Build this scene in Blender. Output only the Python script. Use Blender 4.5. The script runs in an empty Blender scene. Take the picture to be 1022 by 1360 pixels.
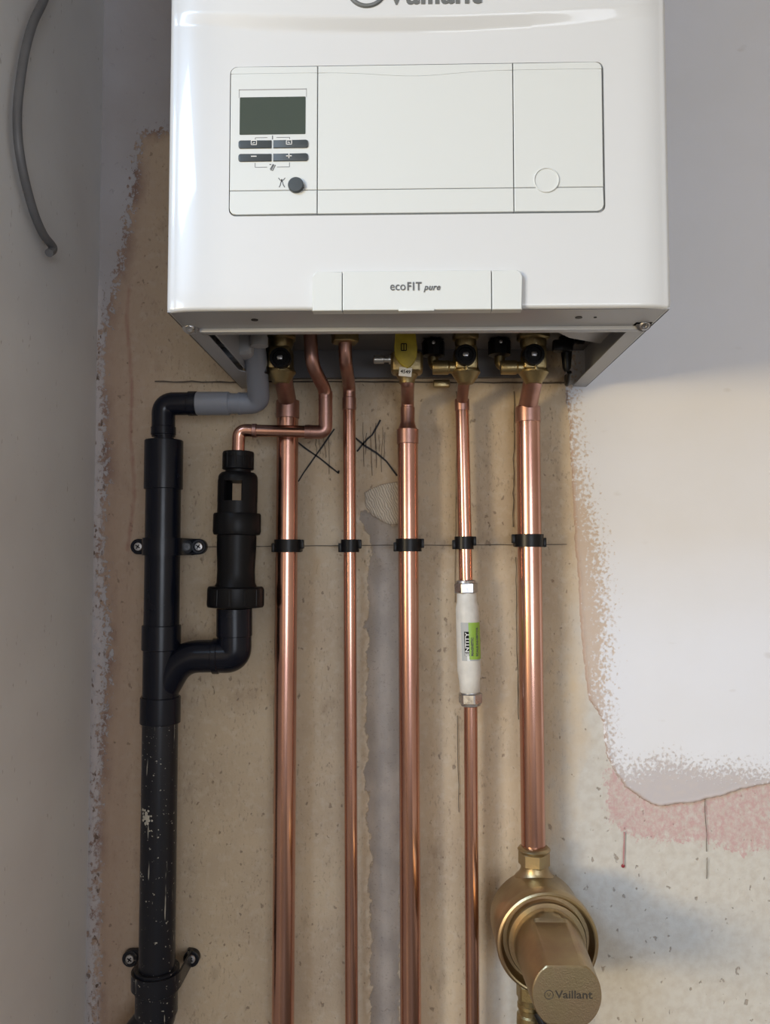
import bpy, bmesh, math, random
import numpy as np
from mathutils import Vector, Matrix, Euler
random.seed(7); np.random.seed(7)
R = math.radians
C = bpy.context.scene.collection
SC = bpy.context.scene

# ------------------------------------------------------------------ camera
FPX = 1079.0
PITCH, YAW = 3.02, 1.42
CAM = Vector((0.0, -1.032, 1.35))
cd = bpy.data.cameras.new('camera'); cam = bpy.data.objects.new('camera', cd); C.objects.link(cam)
cam.location = CAM; cam.rotation_euler = (R(90 + PITCH), 0, R(YAW))
cd.sensor_fit = 'HORIZONTAL'; cd.sensor_width = 36; cd.lens = FPX / 1022 * 36; cd.clip_start = 0.02
SC.camera = cam
# ------------------------------------------------------------------ view, world
SC.view_settings.view_transform = 'Standard'; SC.view_settings.look = 'None'
SC.view_settings.gamma = 1; SC.view_settings.use_curve_mapping = False
SC.view_settings.exposure = 0.30
w = bpy.data.worlds.new('world'); SC.world = w; w.use_nodes = True
bg = w.node_tree.nodes['Background']; bg.inputs[0].default_value = (0.55, 0.70, 1.0, 1); bg.inputs[1].default_value = 1.0
# ------------------------------------------------------------------ lights
def area(name, loc, target, sx, sy, power, color):
    l = bpy.data.lights.new(name, 'AREA'); l.shape = 'RECTANGLE'; l.size = sx; l.size_y = sy; l.energy = power; l.color = color
    o = bpy.data.objects.new(name, l); C.objects.link(o); o.location = loc
    d = Vector(target) - Vector(loc); o.rotation_euler = d.to_track_quat('-Z', 'Y').to_euler()
    return o
# far left window: sunlit ground and houses fill its lower half, blue sky its upper half
area('window_sunlit_outlook', (-2.36, -2.65, 1.42), (1.0, -2.0, 1.40), 1.30, 0.50, 72.0, (1.0, 0.76, 0.40))
area('window_sky', (-2.36, -2.65, 2.00), (1.0, -2.0, 1.55), 1.30, 0.56, 20.0, (0.60, 0.77, 1.0))
area('overhead_cool_fill', (-1.18, -1.60, 2.44), (-1.18, -1.60, 0), 0.80, 0.70, 36.0, (0.44, 0.67, 1.0))  # added unseen overhead lamp, cools the wall well below the boiler
area('rear_fill', (0.75, -3.52, 1.30), (0.1, 0, 1.25), 1.3, 1.0, 19.0, (0.90, 0.94, 1.0))  # added soft fill behind the camera, lifts boiler front and left wall

# ------------------------------------------------------------------ pixel -> world
_M = Euler((R(90 + PITCH), 0, R(YAW))).to_matrix()
def ray(px, py): return _M @ Vector(((px - 511) / FPX, -(py - 680) / FPX, -1))
def P(px, py, Y=0.0):
    d = ray(px, py); t = (Y - CAM.y) / d.y; return CAM + d * t
def PX(px, py, X):
    d = ray(px, py); t = (X - CAM.x) / d.x; return CAM + d * t
def size(n, Y): return n * (Y - CAM.y) / FPX        # n pixels at depth plane Y, in metres

# ------------------------------------------------------------------ materials
def nodes_of(m): return m.node_tree.nodes, m.node_tree.links
def mat(name, col, rough=.5, metal=0, coat=0, bump=0, bscale=80, var=0, vscale=12, rvar=0, spec=.5, col2=None, stretch=(1, 1, 1), coatr=.05):
    m = bpy.data.materials.new(name); m.use_nodes = True; n, l = nodes_of(m)
    b = n['Principled BSDF']; b.inputs['Roughness'].default_value = rough; b.inputs['Metallic'].default_value = metal
    b.inputs['Coat Weight'].default_value = coat; b.inputs['Coat Roughness'].default_value = coatr
    b.inputs['Specular IOR Level'].default_value = spec
    b.inputs['Base Color'].default_value = (*col, 1)
    tc = n.new('ShaderNodeTexCoord'); mp = n.new('ShaderNodeMapping'); mp.inputs['Scale'].default_value = stretch
    l.new(tc.outputs['Object'], mp.inputs[0])
    if var or rvar:
        t = n.new('ShaderNodeTexNoise'); t.inputs['Scale'].default_value = vscale; t.inputs['Detail'].default_value = 6
        l.new(mp.outputs[0], t.inputs[0])
        r = n.new('ShaderNodeMapRange'); r.inputs[1].default_value = .35; r.inputs[2].default_value = .65
        l.new(t.outputs[0], r.inputs[0])
        if var:
            mx = n.new('ShaderNodeMix'); mx.data_type = 'RGBA'
            c2 = col2 or tuple(c * (1 - var) for c in col)
            mx.inputs[6].default_value = (*col, 1); mx.inputs[7].default_value = (*c2, 1)
            l.new(r.outputs[0], mx.inputs[0]); l.new(mx.outputs[2], b.inputs['Base Color'])
        if rvar:
            r2 = n.new('ShaderNodeMapRange'); r2.inputs[1].default_value = .3; r2.inputs[2].default_value = .7
            r2.inputs[3].default_value = rough; r2.inputs[4].default_value = rough + rvar
            l.new(t.outputs[0], r2.inputs[0]); l.new(r2.outputs[0], b.inputs['Roughness'])
    if bump:
        t = n.new('ShaderNodeTexNoise'); t.inputs['Scale'].default_value = bscale; t.inputs['Detail'].default_value = 5
        l.new(mp.outputs[0], t.inputs[0])
        bp = n.new('ShaderNodeBump'); bp.inputs['Strength'].default_value = bump; bp.inputs['Distance'].default_value = .002
        l.new(t.outputs[0], bp.inputs['Height']); l.new(bp.outputs[0], b.inputs['Normal'])
    return m
M = {}
M['copper'] = mat('copper', (.72, .42, .32), .17, 1, var=.3, vscale=5, rvar=.09, col2=(.46, .25, .20), stretch=(3, 3, 1))
M['copper_dull'] = mat('copper_dull', (.55, .32, .27), .30, 1, var=.3, vscale=20, rvar=.15)
M['brass'] = mat('brass', (.42, .33, .17), .32, 1, var=.3, vscale=40, rvar=.15, bump=.15, bscale=500)
M['brass_filter'] = mat('brass_filter', (.46, .37, .21), .34, 1, var=.35, vscale=22, rvar=.12, col2=(.37, .27, .17), bump=.12, bscale=700)
M['chrome'] = mat('chrome', (.50, .50, .51), .22, 1, rvar=.25, vscale=120)
M['steel'] = mat('steel', (.60, .60, .58), .3, 1)
M['white_enamel'] = mat('white_enamel', (.60, .62, .63), .32, coat=.45, coatr=.05)
M['white_plastic'] = mat('white_plastic', (.60, .63, .62), .42)
M['white_plastic_low'] = mat('white_plastic_low', (.80, .80, .77), .42)
M['sheet'] = mat('sheet_steel_painted', (.36, .375, .40), .35)
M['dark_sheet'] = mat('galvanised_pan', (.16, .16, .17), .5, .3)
M['grey_plastic'] = mat('grey_plastic', (.20, .215, .25), .38)
M['pale_plastic'] = mat('pale_plastic', (.36, .37, .39), .45)
M['black_abs'] = mat('black_abs', (.006, .0075, .014), .20, rvar=.08, vscale=30, spec=.25)
M['black_matte'] = mat('black_matte', (.005, .005, .006), .40, spec=.2)
M['black_clip'] = mat('black_clip', (.006, .006, .007), .35, spec=.25)
M['yellow'] = mat('yellow_lever', (.46, .36, .03), .5, var=.3, vscale=60)
M['print'] = mat('grey_print', (.10, .105, .11), .5)
M['logo_grey'] = mat('logo_grey', (.13, .14, .14), .35)
M['print_light'] = mat('pale_print', (.30, .30, .30), .5)
M['button'] = mat('button_grey', (.045, .055, .06), .5)
M['screen'] = mat('screen_lcd', (.042, .062, .054), .12, coat=.6)
M['white_print'] = mat('white_print', (.75, .75, .73), .5)
M['pen'] = mat('black_pen', (.012, .01, .01), .6)
M['pencil'] = mat('pencil', (.10, .08, .06), .8)
M['cable'] = mat('cable_grey', (.16, .16, .165), .45, var=.2, vscale=30)
M['inhib'] = mat('inhibitor_white', (.72, .69, .62), .45, var=.15, vscale=60, bump=.2, bscale=200)
M['green'] = mat('label_green', (.28, .46, .06), .4)
M['label_grey'] = mat('label_grey', (.42, .43, .42), .4)
M['label_white'] = mat('label_white', (.75, .75, .72), .5)
M['red'] = mat('red_drop', (.25, .03, .04), .3)
M['room'] = mat('room_paint', (.42, .39, .36), .8)
M['room_floor'] = mat('floor_boards', (.08, .065, .05), .6, var=.4, vscale=5)

# black pipe with plaster and paint splashes
def splash_mat():
    m = mat('black_abs_splashed', (.006, .0075, .012), .30, spec=.35); n, l = nodes_of(m); b = n['Principled BSDF']
    tc = n.new('ShaderNodeTexCoord')
    def thr(scale, st, lo, hi, seed):
        mp = n.new('ShaderNodeMapping'); mp.inputs['Scale'].default_value = st; mp.inputs['Location'].default_value = (seed, seed, seed)
        l.new(tc.outputs['Object'], mp.inputs[0])
        t = n.new('ShaderNodeTexNoise'); t.inputs['Scale'].default_value = scale; t.inputs['Detail'].default_value = 3
        l.new(mp.outputs[0], t.inputs[0])
        r = n.new('ShaderNodeMapRange'); r.inputs[1].default_value = lo; r.inputs[2].default_value = hi; l.new(t.outputs[0], r.inputs[0])
        return r.outputs[0]
    a = thr(260, (1, 1, 1), .675, .70, 3); c = thr(120, (1.5, 1.5, .12), .665, .70, 8)
    mx = n.new('ShaderNodeMath'); mx.operation = 'MAXIMUM'; l.new(a, mx.inputs[0]); l.new(c, mx.inputs[1])
    mix = n.new('ShaderNodeMix'); mix.data_type = 'RGBA'; l.new(mx.outputs[0], mix.inputs[0])
    mix.inputs[6].default_value = (.010, .011, .016, 1); mix.inputs[7].default_value = (.36, .34, .29, 1)
    l.new(mix.outputs[2], b.inputs['Base Color'])
    return m
M['splash'] = splash_mat()

class NB:
    """tiny node helper"""
    def __init__(s, name):
        s.m = bpy.data.materials.new(name); s.m.use_nodes = True; s.n, s.l = nodes_of(s.m); s.b = s.n['Principled BSDF']
        s.tc = s.n.new('ShaderNodeTexCoord')
    def put(s, v, sock):
        if isinstance(v, bpy.types.NodeSocket): s.l.new(v, sock)
        else: sock.default_value = v
    def noise(s, scale, detail=5, st=(1, 1, 1), loc=(0, 0, 0), rough=.5):
        mp = s.n.new('ShaderNodeMapping'); mp.inputs['Scale'].default_value = st; mp.inputs['Location'].default_value = loc
        s.l.new(s.tc.outputs['Object'], mp.inputs[0])
        t = s.n.new('ShaderNodeTexNoise'); t.inputs['Scale'].default_value = scale; t.inputs['Detail'].default_value = detail
        t.inputs['Roughness'].default_value = rough
        s.l.new(mp.outputs[0], t.inputs[0]); return t.outputs[0]
    def rng(s, v, a, b, c=0., d=1.):
        r = s.n.new('ShaderNodeMapRange'); s.put(v, r.inputs[0])
        for i, x in zip((1, 2, 3, 4), (a, b, c, d)): r.inputs[i].default_value = x
        return r.outputs[0]
    def math(s, op, a, b=0.):
        r = s.n.new('ShaderNodeMath'); r.operation = op; s.put(a, r.inputs[0]); s.put(b, r.inputs[1]); return r.outputs[0]
    def mix(s, f, a, b):
        r = s.n.new('ShaderNodeMix'); r.data_type = 'RGBA'; s.put(f, r.inputs[0])
        s.put((*a, 1) if isinstance(a, tuple) else a, r.inputs[6]); s.put((*b, 1) if isinstance(b, tuple) else b, r.inputs[7]); return r.outputs[2]
    def attr(s, name):
        a = s.n.new('ShaderNodeAttribute'); a.attribute_name = name; return a.outputs['Fac']
    def edge(s, name, width, amp, nz, lo=-.5, hi=.5):
        """ragged 0..1 mask from the signed distance attribute (metres) and a noise"""
        d = s.math('DIVIDE', s.attr(name), width)
        z = s.math('MULTIPLY', s.math('SUBTRACT', nz, .5), amp)
        return s.rng(s.math('ADD', d, z), lo, hi)
    def finish(s, col, rough, height, strength=.5, dist=.002):
        s.put(col, s.b.inputs['Base Color']); s.put(rough, s.b.inputs['Roughness'])
        bp = s.n.new('ShaderNodeBump'); bp.inputs['Strength'].default_value = strength; bp.inputs['Distance'].default_value = dist
        s.l.new(height, bp.inputs['Height']); s.l.new(bp.outputs[0], s.b.inputs['Normal']); return s.m

# ------------------------------------------------------------------ object helpers
def thing(name, label, cat, loc=(0, 0, 0), group=None):
    o = bpy.data.objects.new(name, None); o.empty_display_size = .03; C.objects.link(o); o.location = loc
    o['label'] = label; o['category'] = cat
    if group: o['group'] = group
    return o
def _origin(parent):
    v = Vector((0, 0, 0))
    while parent is not None: v += Vector(parent.location); parent = parent.parent
    return v
def finish(name, bm, m, parent=None, angle=28, label=None, kind=None):
    bmesh.ops.recalc_face_normals(bm, faces=bm.faces)
    if parent is not None:
        bmesh.ops.translate(bm, verts=bm.verts, vec=-_origin(parent))
    me = bpy.data.meshes.new(name); bm.to_mesh(me); bm.free()
    for p in me.polygons: p.use_smooth = True
    me.set_sharp_from_angle(angle=R(angle))
    me.materials.append(M[m] if isinstance(m, str) else m)
    o = bpy.data.objects.new(name, me); C.objects.link(o)
    if parent is not None: o.parent = parent
    if label: o['label'] = label
    if kind: o['kind'] = kind
    return o
def B(): return bmesh.new()
def frame(d):
    d = Vector(d).normalized(); a = Vector((0, 0, 1)) if abs(d.z) < .9 else Vector((1, 0, 0))
    u = d.cross(a).normalized(); return u, d.cross(u).normalized(), d
def tube(bm, pts, r, seg=24, caps=True):
    pts = [Vector(p) for p in pts]; n = len(pts); rr = r if isinstance(r, (list, tuple)) else [r] * n
    d0 = (pts[1] - pts[0]).normalized(); u, v, _ = frame(d0); prev = None; first = None
    for i, p in enumerate(pts):
        if i == 0: d = d0
        elif i == n - 1: d = (pts[-1] - pts[-2]).normalized()
        else: d = ((pts[i + 1] - p).normalized() + (p - pts[i - 1]).normalized()).normalized()
        u = (u - d * u.dot(d)).normalized(); v = d.cross(u)
        ring = [bm.verts.new(p + (u * math.cos(2 * math.pi * k / seg) + v * math.sin(2 * math.pi * k / seg)) * rr[i]) for k in range(seg)]
        if prev:
            for k in range(seg): bm.faces.new((prev[k], prev[(k + 1) % seg], ring[(k + 1) % seg], ring[k]))
        else: first = ring
        prev = ring
    if caps: bm.faces.new(first[::-1]); bm.faces.new(prev)
    return bm
def fillet(pts, rad, n=8):
    pts = [Vector(p) for p in pts]; out = [pts[0]]
    for i in range(1, len(pts) - 1):
        a, b, c = pts[i - 1], pts[i], pts[i + 1]; r = rad[i - 1] if isinstance(rad, (list, tuple)) else rad
        u = (a - b); v = (c - b); r = min(r, u.length * .49, v.length * .49); s = b + u.normalized() * r; e = b + v.normalized() * r
        for k in range(n + 1):
            t = k / n; out.append(s * (1 - t) ** 2 + b * 2 * t * (1 - t) + e * t * t)
    out.append(pts[-1]); return out
def lathe(bm, o, d, prof, seg=32, phase=0.0, caps=True):
    """profile [(distance along axis, radius)]"""
    o = Vector(o); u, v, d = frame(d); prev = first = None
    for t, r in prof:
        ring = [bm.verts.new(o + d * t + (u * math.cos(2 * math.pi * k / seg + phase) + v * math.sin(2 * math.pi * k / seg + phase)) * max(r, 1e-5)) for k in range(seg)]
        if prev:
            for k in range(seg): bm.faces.new((prev[k], prev[(k + 1) % seg], ring[(k + 1) % seg], ring[k]))
        else: first = ring
        prev = ring
    if caps: bm.faces.new(first[::-1]); bm.faces.new(prev)
    return bm
def box(bm, c, s, bev=0, rot=None, seg=2):
    t = bmesh.new(); bmesh.ops.create_cube(t, size=1); bmesh.ops.scale(t, vec=s, verts=t.verts)
    if bev: bmesh.ops.bevel(t, geom=t.edges[:], offset=bev, segments=seg, affect='EDGES', profile=.5)
    if rot is not None: bmesh.ops.rotate(t, verts=t.verts, cent=(0, 0, 0), matrix=rot)
    bmesh.ops.translate(t, verts=t.verts, vec=c)
    me = bpy.data.meshes.new('t'); t.to_mesh(me); t.free(); bm.from_mesh(me); bpy.data.meshes.remove(me); return bm
def span(bm, x0, x1, y0, y1, z0, z1, bev=0):
    return box(bm, ((x0 + x1) / 2, (y0 + y1) / 2, (z0 + z1) / 2), (abs(x1 - x0), abs(y1 - y0), abs(z1 - z0)), bev)
def prism(bm, pts, o, ux, uy, depth, bev=0, seg=2):
    """polygon pts (in ux, uy) extruded by depth along ux x uy; only the far face edges are bevelled"""
    ux, uy = Vector(ux), Vector(uy); un = ux.cross(uy); o = Vector(o); t = bmesh.new()
    a = [t.verts.new(o + ux * x + uy * y) for x, y in pts]; b = [t.verts.new(o + ux * x + uy * y + un * depth) for x, y in pts]
    n = len(pts); t.faces.new(a[::-1]); f = t.faces.new(b)
    for i in range(n): t.faces.new((a[i], a[(i + 1) % n], b[(i + 1) % n], b[i]))
    if bev: bmesh.ops.bevel(t, geom=list(f.edges), offset=bev, segments=seg, affect='EDGES', profile=.5)
    me = bpy.data.meshes.new('t'); t.to_mesh(me); t.free(); bm.from_mesh(me); bpy.data.meshes.remove(me); return bm
def hexnut(bm, o, d, h, r, bore=None, phase=0.0, seg=6):
    """chamfered nut; o is the start of its axis"""
    t = bmesh.new(); lathe(t, o, d, [(0, r), (h, r)], seg, phase)
    bmesh.ops.bevel(t, geom=t.edges[:], offset=min(r, h) * .09, segments=1, affect='EDGES', profile=.5)
    me = bpy.data.meshes.new('t'); t.to_mesh(me); t.free(); bm.from_mesh(me); bpy.data.meshes.remove(me); return bm
def strip(bm, outer, inner, z0, z1):
    """closed band between two plan curves"""
    R_ = [[bm.verts.new((x, y, z)) for x, y in c] for c in (outer, inner) for z in (z0, z1)]; ol, oh, il, ih = R_; n = len(outer)
    for k in range(n - 1):
        for a, b in ((ol, oh), (oh, ih), (ih, il), (il, ol)): bm.faces.new((a[k], a[k + 1], b[k + 1], b[k]))
    for k in (0, n - 1): bm.faces.new((ol[k], oh[k], ih[k], il[k]))
    return bm
def rrect(x0, x1, z0, z1, r, corners='tl tr bl br', n=6):
    pts = []
    for key, cx, cz, a0 in (('br', x1, z0, -90), ('tr', x1, z1, 0), ('tl', x0, z1, 90), ('bl', x0, z0, 180)):
        if key in corners and r > 0:
            ccx = cx - r if cx == x1 else cx + r; ccz = cz + r if cz == z0 else cz - r
            for k in range(n + 1):
                a = R(a0 + 90 * k / n); pts.append((ccx + r * math.cos(a), ccz + r * math.sin(a)))
        else: pts.append((cx, cz))
    return pts
def text(name, s, pos, sz, m, parent, extrude=.0003, offset=0, shear=0, align='CENTER', mtx=None, label=None, spacing=1.0, fitw=None):
    """flat lettering facing -Y unless mtx gives another orientation; pos is the baseline"""
    cu = bpy.data.curves.new(name, 'FONT'); cu.body = s; cu.size = sz; cu.extrude = extrude; cu.offset = offset; cu.shear = shear
    cu.align_x = align; cu.space_character = spacing; cu.resolution_u = 3
    t = bpy.data.objects.new(name, cu); C.objects.link(t); bpy.context.view_layer.update()
    me = bpy.data.meshes.new_from_object(t.evaluated_get(bpy.context.evaluated_depsgraph_get()))
    bpy.data.objects.remove(t); bpy.data.curves.remove(cu)
    if fitw:
        xs_ = [v.co.x for v in me.vertices]; me.transform(Matrix.Translation((-min(xs_), 0, 0))); me.transform(Matrix.Diagonal((fitw / (max(xs_) - min(xs_)), 1, 1, 1)))
    mt = mtx if mtx is not None else Matrix.Rotation(R(90), 4, 'X')
    me.transform(Matrix.Translation(Vector(pos) - (_origin(parent) if parent else Vector())) @ mt)
    me.materials.clear(); me.materials.append(M[m]); o = bpy.data.objects.new(name, me); C.objects.link(o)
    if parent: o.parent = parent
    if label: o['label'] = label
    return o
XA, ZA = (1, 0, 0), (0, 0, 1)

# ------------------------------------------------------------------ numpy: signed distances and noise
def W2(px): return [(P(x, y).x, P(x, y).z) for x, y in px]
def sdf_poly(X, Z, poly):
    d = np.full(X.shape, 1e9); ins = np.zeros(X.shape, bool); n = len(poly)
    for i in range(n):
        ax, az = poly[i]; bx, bz = poly[(i + 1) % n]; ex, ez = bx - ax, bz - az; wx, wz = X - ax, Z - az
        t = np.clip((wx * ex + wz * ez) / max(ex * ex + ez * ez, 1e-12), 0, 1)
        d = np.minimum(d, (wx - ex * t) ** 2 + (wz - ez * t) ** 2)
        if abs(bz - az) > 1e-12:
            c = (az > Z) != (bz > Z); ins ^= c & (X < (bx - ax) * (Z - az) / (bz - az) + ax)
    d = np.sqrt(d); return np.where(ins, d, -d)
def dist_line(X, Z, pl):
    d = np.full(X.shape, 1e9)
    for (ax, az), (bx, bz) in zip(pl[:-1], pl[1:]):
        ex, ez = bx - ax, bz - az; wx, wz = X - ax, Z - az; t = np.clip((wx * ex + wz * ez) / max(ex * ex + ez * ez, 1e-12), 0, 1)
        d = np.minimum(d, np.hypot(wx - ex * t, wz - ez * t))
    return d
def vnoise(X, Z, scale, seed, octs=4):
    out = np.zeros(X.shape); amp = 1.; tot = 0
    for o in range(octs):
        rs = np.random.RandomState(seed + o); g = rs.rand(128, 128); x = X / scale * 2 ** o + 50; z = Z / scale * 2 ** o + 50
        xi = np.floor(x).astype(int); zi = np.floor(z).astype(int); fx = x - xi; fz = z - zi; fx = fx * fx * (3 - 2 * fx); fz = fz * fz * (3 - 2 * fz)
        a = g[xi % 128, zi % 128]; b = g[(xi + 1) % 128, zi % 128]; c = g[xi % 128, (zi + 1) % 128]; d = g[(xi + 1) % 128, (zi + 1) % 128]
        out += amp * ((a * (1 - fx) + b * fx) * (1 - fz) + (c * (1 - fx) + d * fx) * fz); tot += amp; amp *= .5
    return out / tot * 2 - 1
def smooth(a, b, x): t = np.clip((x - a) / (b - a), 0, 1); return t * t * (3 - 2 * t)
def grid_mesh(name, xs, zs, Y, attrs, m, parent=None, keep=None, swap=False):
    """height field standing on a wall plane; Y is the depth at each grid point"""
    nx, nz = len(xs), len(zs); X, Z = np.meshgrid(xs, zs, indexing='ij')
    co = np.stack([X, Y, Z], -1).reshape(-1, 3)
    i = np.arange(nx * nz).reshape(nx, nz)
    q = np.stack([i[:-1, :-1], i[1:, :-1], i[1:, 1:], i[:-1, 1:]], -1).reshape(-1, 4)
    if keep is not None:
        k = keep.reshape(-1); q = q[k[q].any(1)]
        used = np.unique(q); re = -np.ones(nx * nz, int); re[used] = np.arange(len(used)); q = re[q]; co = co[used]
    else: used = np.arange(nx * nz)
    me = bpy.data.meshes.new(name); me.vertices.add(len(co)); me.loops.add(q.size); me.polygons.add(len(q))
    me.vertices.foreach_set('co', co.astype(np.float32).ravel()); me.loops.foreach_set('vertex_index', q.astype(np.int32).ravel())
    me.polygons.foreach_set('loop_start', np.arange(0, q.size, 4, dtype=np.int32)); me.polygons.foreach_set('loop_total', np.full(len(q), 4, np.int32))
    me.update(calc_edges=True); me.validate()
    me.polygons.foreach_set('use_smooth', np.ones(len(me.polygons), bool))
    for k, v in attrs.items():
        a = me.attributes.new(k, 'FLOAT', 'POINT'); a.data.foreach_set('value', v.reshape(-1)[used].astype(np.float32))
    me.materials.append(m); o = bpy.data.objects.new(name, me); C.objects.link(o)
    if parent: o.parent = parent
    return o
def axis(*segs):
    out = []
    for a, b, st in segs:
        n = max(1, round((b - a) / st)); out += [a + (b - a) * k / n for k in range(n)]
    out.append(segs[-1][1]); return np.array(out)

# ================================================================== THE SETTING
XL, XR, YB, ZT = -0.398, 1.70, -3.60, 2.45
XF, YN = -2.40, -.52
def struct(o, **k):
    o['kind'] = 'structure'
    for a, b in k.items(): o[a] = b
    return o
# --- back wall: old plaster with paint remains
xs = axis((XL, .52, .003), (.52, 1.0, .04), (1.0, XR, .13)); zs = axis((0, .70, .07), (.70, 1.66, .003), (1.66, 2.15, .006), (2.15, ZT, .05))
X, Z = np.meshgrid(xs, zs, indexing='ij')
left_paint = W2([(60, -400), (700, -400), (700, 173), (212, 174), (190, 178), (184, 205), (178, 255), (170, 300), (163, 345), (152, 392), (140, 430), (134, 470), (138, 560), (141, 640), (133, 700),
                 (138, 780), (145, 850), (140, 920), (134, 1000), (128, 1100), (126, 1400), (60, 1400)])
pale = W2([(760, 1000), (745, 1060), (738, 1120), (700, 1180), (650, 1300), (640, 1600), (1500, 1600), (1500, 300), (800, 400)])
pink = W2([(806, 1025), (1100, 980), (1100, 1130), (1020, 1126), (985, 1133), (950, 1120), (915, 1116), (880, 1116), (845, 1112), (822, 1100), (808, 1085)])
chase = W2([(478, 690), (492, 716), (493, 735), (488, 760), (490, 800), (487, 830), (490, 850), (488, 900), (486, 960), (489, 1000), (484, 1030), (490, 1060), (488, 1090), (494, 1130), (490, 1180), (493, 1250),
            (492, 1400), (531, 1400), (530, 1200), (533, 1000), (532, 800), (540, 694), (520, 699), (506, 693), (492, 684), (480, 676)])
blob = W2([(484, 655), (505, 644), (545, 640), (545, 690), (520, 697), (508, 692), (495, 684), (486, 672)])
drip = W2([(172, 380), (168, 420), (172, 470), (175, 520), (173, 580), (177, 620), (178, 660), (173, 700), (169, 730)])
ridge = W2([(128, 380), (131, 500), (130, 640), (130, 760), (129, 900), (126, 1100), (124, 1400)])
n1 = vnoise(X, Z, .02, 11) * .5 + vnoise(X, Z, .006, 22, 2) * .5
n2 = vnoise(X, Z, .008, 23, 3); sc = sdf_poly(X, Z, chase) + n1 * .003 + n2 * .0035
Y = vnoise(X, Z, .25, 31, 3) * .0016 + vnoise(X, Z, .012, 41, 3) * .00022
Y = Y + .004 * smooth(-.0015, .0015, sc) - .0009 * np.exp(-((sc + .004) / .003) ** 2) * (1 + n1)
sb = sdf_poly(X, Z, blob) + n1 * .003; Y = Y - .0018 * smooth(-.001, .002, sb)
sl = sdf_poly(X, Z, left_paint) + n1 * .002; Y = Y - .0006 * smooth(-.001, .002, sl)
dr = dist_line(X, Z, ridge); Y = Y - .0022 * np.exp(-(dr / .006) ** 2) * (1 + .7 * n1)
dd = dist_line(X, Z, drip)
attrs = dict(d_left=sl, d_pale=sdf_poly(X, Z, pale), d_pink=sdf_poly(X, Z, pink), d_chase=sc, d_blob=sb, d_drip=dd, d_ridge=dr,
             d_z=(P(511, 1000).z - Z), d_lf=(X - P(300, 700).x))
g = NB('old_plaster_wall')
nf = g.noise(420, 4); nm = g.noise(90, 5); nl = g.noise(9, 5); nh = g.noise(35, 5, (1, 1, .6), (4, 2, 1)); ns = g.noise(160, 5, (1, 1, .8), (7, 1, 3), .7)
col = g.mix(g.rng(nl, .35, .65), (.60, .485, .335), (.49, .39, .275))
col = g.mix(g.rng(nm, .50, .70, 0, .5), col, (.62, .54, .42))
sc2 = g.noise(300, 6, (1, 1, .45), (8, 3, 6), .65); col = g.mix(g.math('MULTIPLY', g.rng(sc2, .55, .68), g.rng(nh, .40, .58, .15, .8)), col, (.27, .205, .15))
col = g.mix(g.rng(nh, .60, .75, 0, .5), col, (.30, .22, .15))
brown = g.rng(g.math('ADD', g.attr('d_lf'), g.math('MULTIPLY', g.math('SUBTRACT', nl, .5), .10)), -.02, -.14)
col = g.mix(g.math('MULTIPLY', brown, .72), col, (.31, .205, .155))
col = g.mix(g.math('MULTIPLY', g.rng(g.attr('d_left'), -.018, -.002), g.rng(nh, .42, .60, .2, .9)), col, (.20, .12, .095))
col = g.mix(g.edge('d_pale', .03, 3.0, nh, -.8, .8), col, g.mix(g.rng(nm, .4, .7), (.56, .545, .50), (.50, .47, .42)))
# pits and brown flecks
pit = g.rng(g.noise(110, 3, (1, 1, .75), (2, 9, 4)), .665, .70); col = g.mix(g.math('MULTIPLY', pit, .55), col, (.17, .12, .085))
col = g.mix(g.math('MULTIPLY', g.edge('d_pink', .006, 9, ns), g.rng(ns, .36, .60, .12, .85)), col, (.50, .315, .31))
dmask = g.rng(g.math('ADD', g.attr('d_drip'), g.math('MULTIPLY', nm, .004)), .0055, .0025)
col = g.mix(g.math('MULTIPLY', dmask, .55), col, (.27, .12, .09))
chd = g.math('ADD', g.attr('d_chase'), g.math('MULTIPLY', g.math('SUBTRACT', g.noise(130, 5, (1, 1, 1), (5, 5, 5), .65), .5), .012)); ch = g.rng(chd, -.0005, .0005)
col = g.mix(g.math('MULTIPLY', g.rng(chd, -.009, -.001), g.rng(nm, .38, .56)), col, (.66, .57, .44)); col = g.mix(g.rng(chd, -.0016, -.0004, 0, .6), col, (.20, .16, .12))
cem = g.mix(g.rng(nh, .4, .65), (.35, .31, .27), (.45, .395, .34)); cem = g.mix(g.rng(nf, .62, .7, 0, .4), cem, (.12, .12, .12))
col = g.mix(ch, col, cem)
comb = g.n.new('ShaderNodeTexWave'); comb.inputs['Scale'].default_value = 110; comb.inputs['Distortion'].default_value = 6; comb.inputs['Detail'].default_value = 2
mpc = g.n.new('ShaderNodeMapping'); mpc.inputs['Rotation'].default_value = (0, R(25), 0); g.l.new(g.tc.outputs['Object'], mpc.inputs[0]); g.l.new(mpc.outputs[0], comb.inputs[0])
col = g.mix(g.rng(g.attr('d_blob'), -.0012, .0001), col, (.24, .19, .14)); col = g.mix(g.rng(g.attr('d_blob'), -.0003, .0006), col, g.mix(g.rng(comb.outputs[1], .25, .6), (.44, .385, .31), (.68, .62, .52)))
lp = g.edge('d_left', .005, 16, ns)
paint = g.mix(g.rng(nl, .35, .7), (.40, .38, .39), (.36, .33, .325))
col = g.mix(lp, col, paint)
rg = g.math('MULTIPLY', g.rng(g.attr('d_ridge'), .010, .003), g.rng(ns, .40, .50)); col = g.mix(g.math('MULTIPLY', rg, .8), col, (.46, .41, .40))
dk = g.math('MULTIPLY', g.rng(g.attr('d_ridge'), .016, .004), g.rng(g.noise(190, 4, (1, 1, .5), (1, 1, 8)), .62, .67)); col = g.mix(dk, col, (.13, .085, .06))
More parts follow.
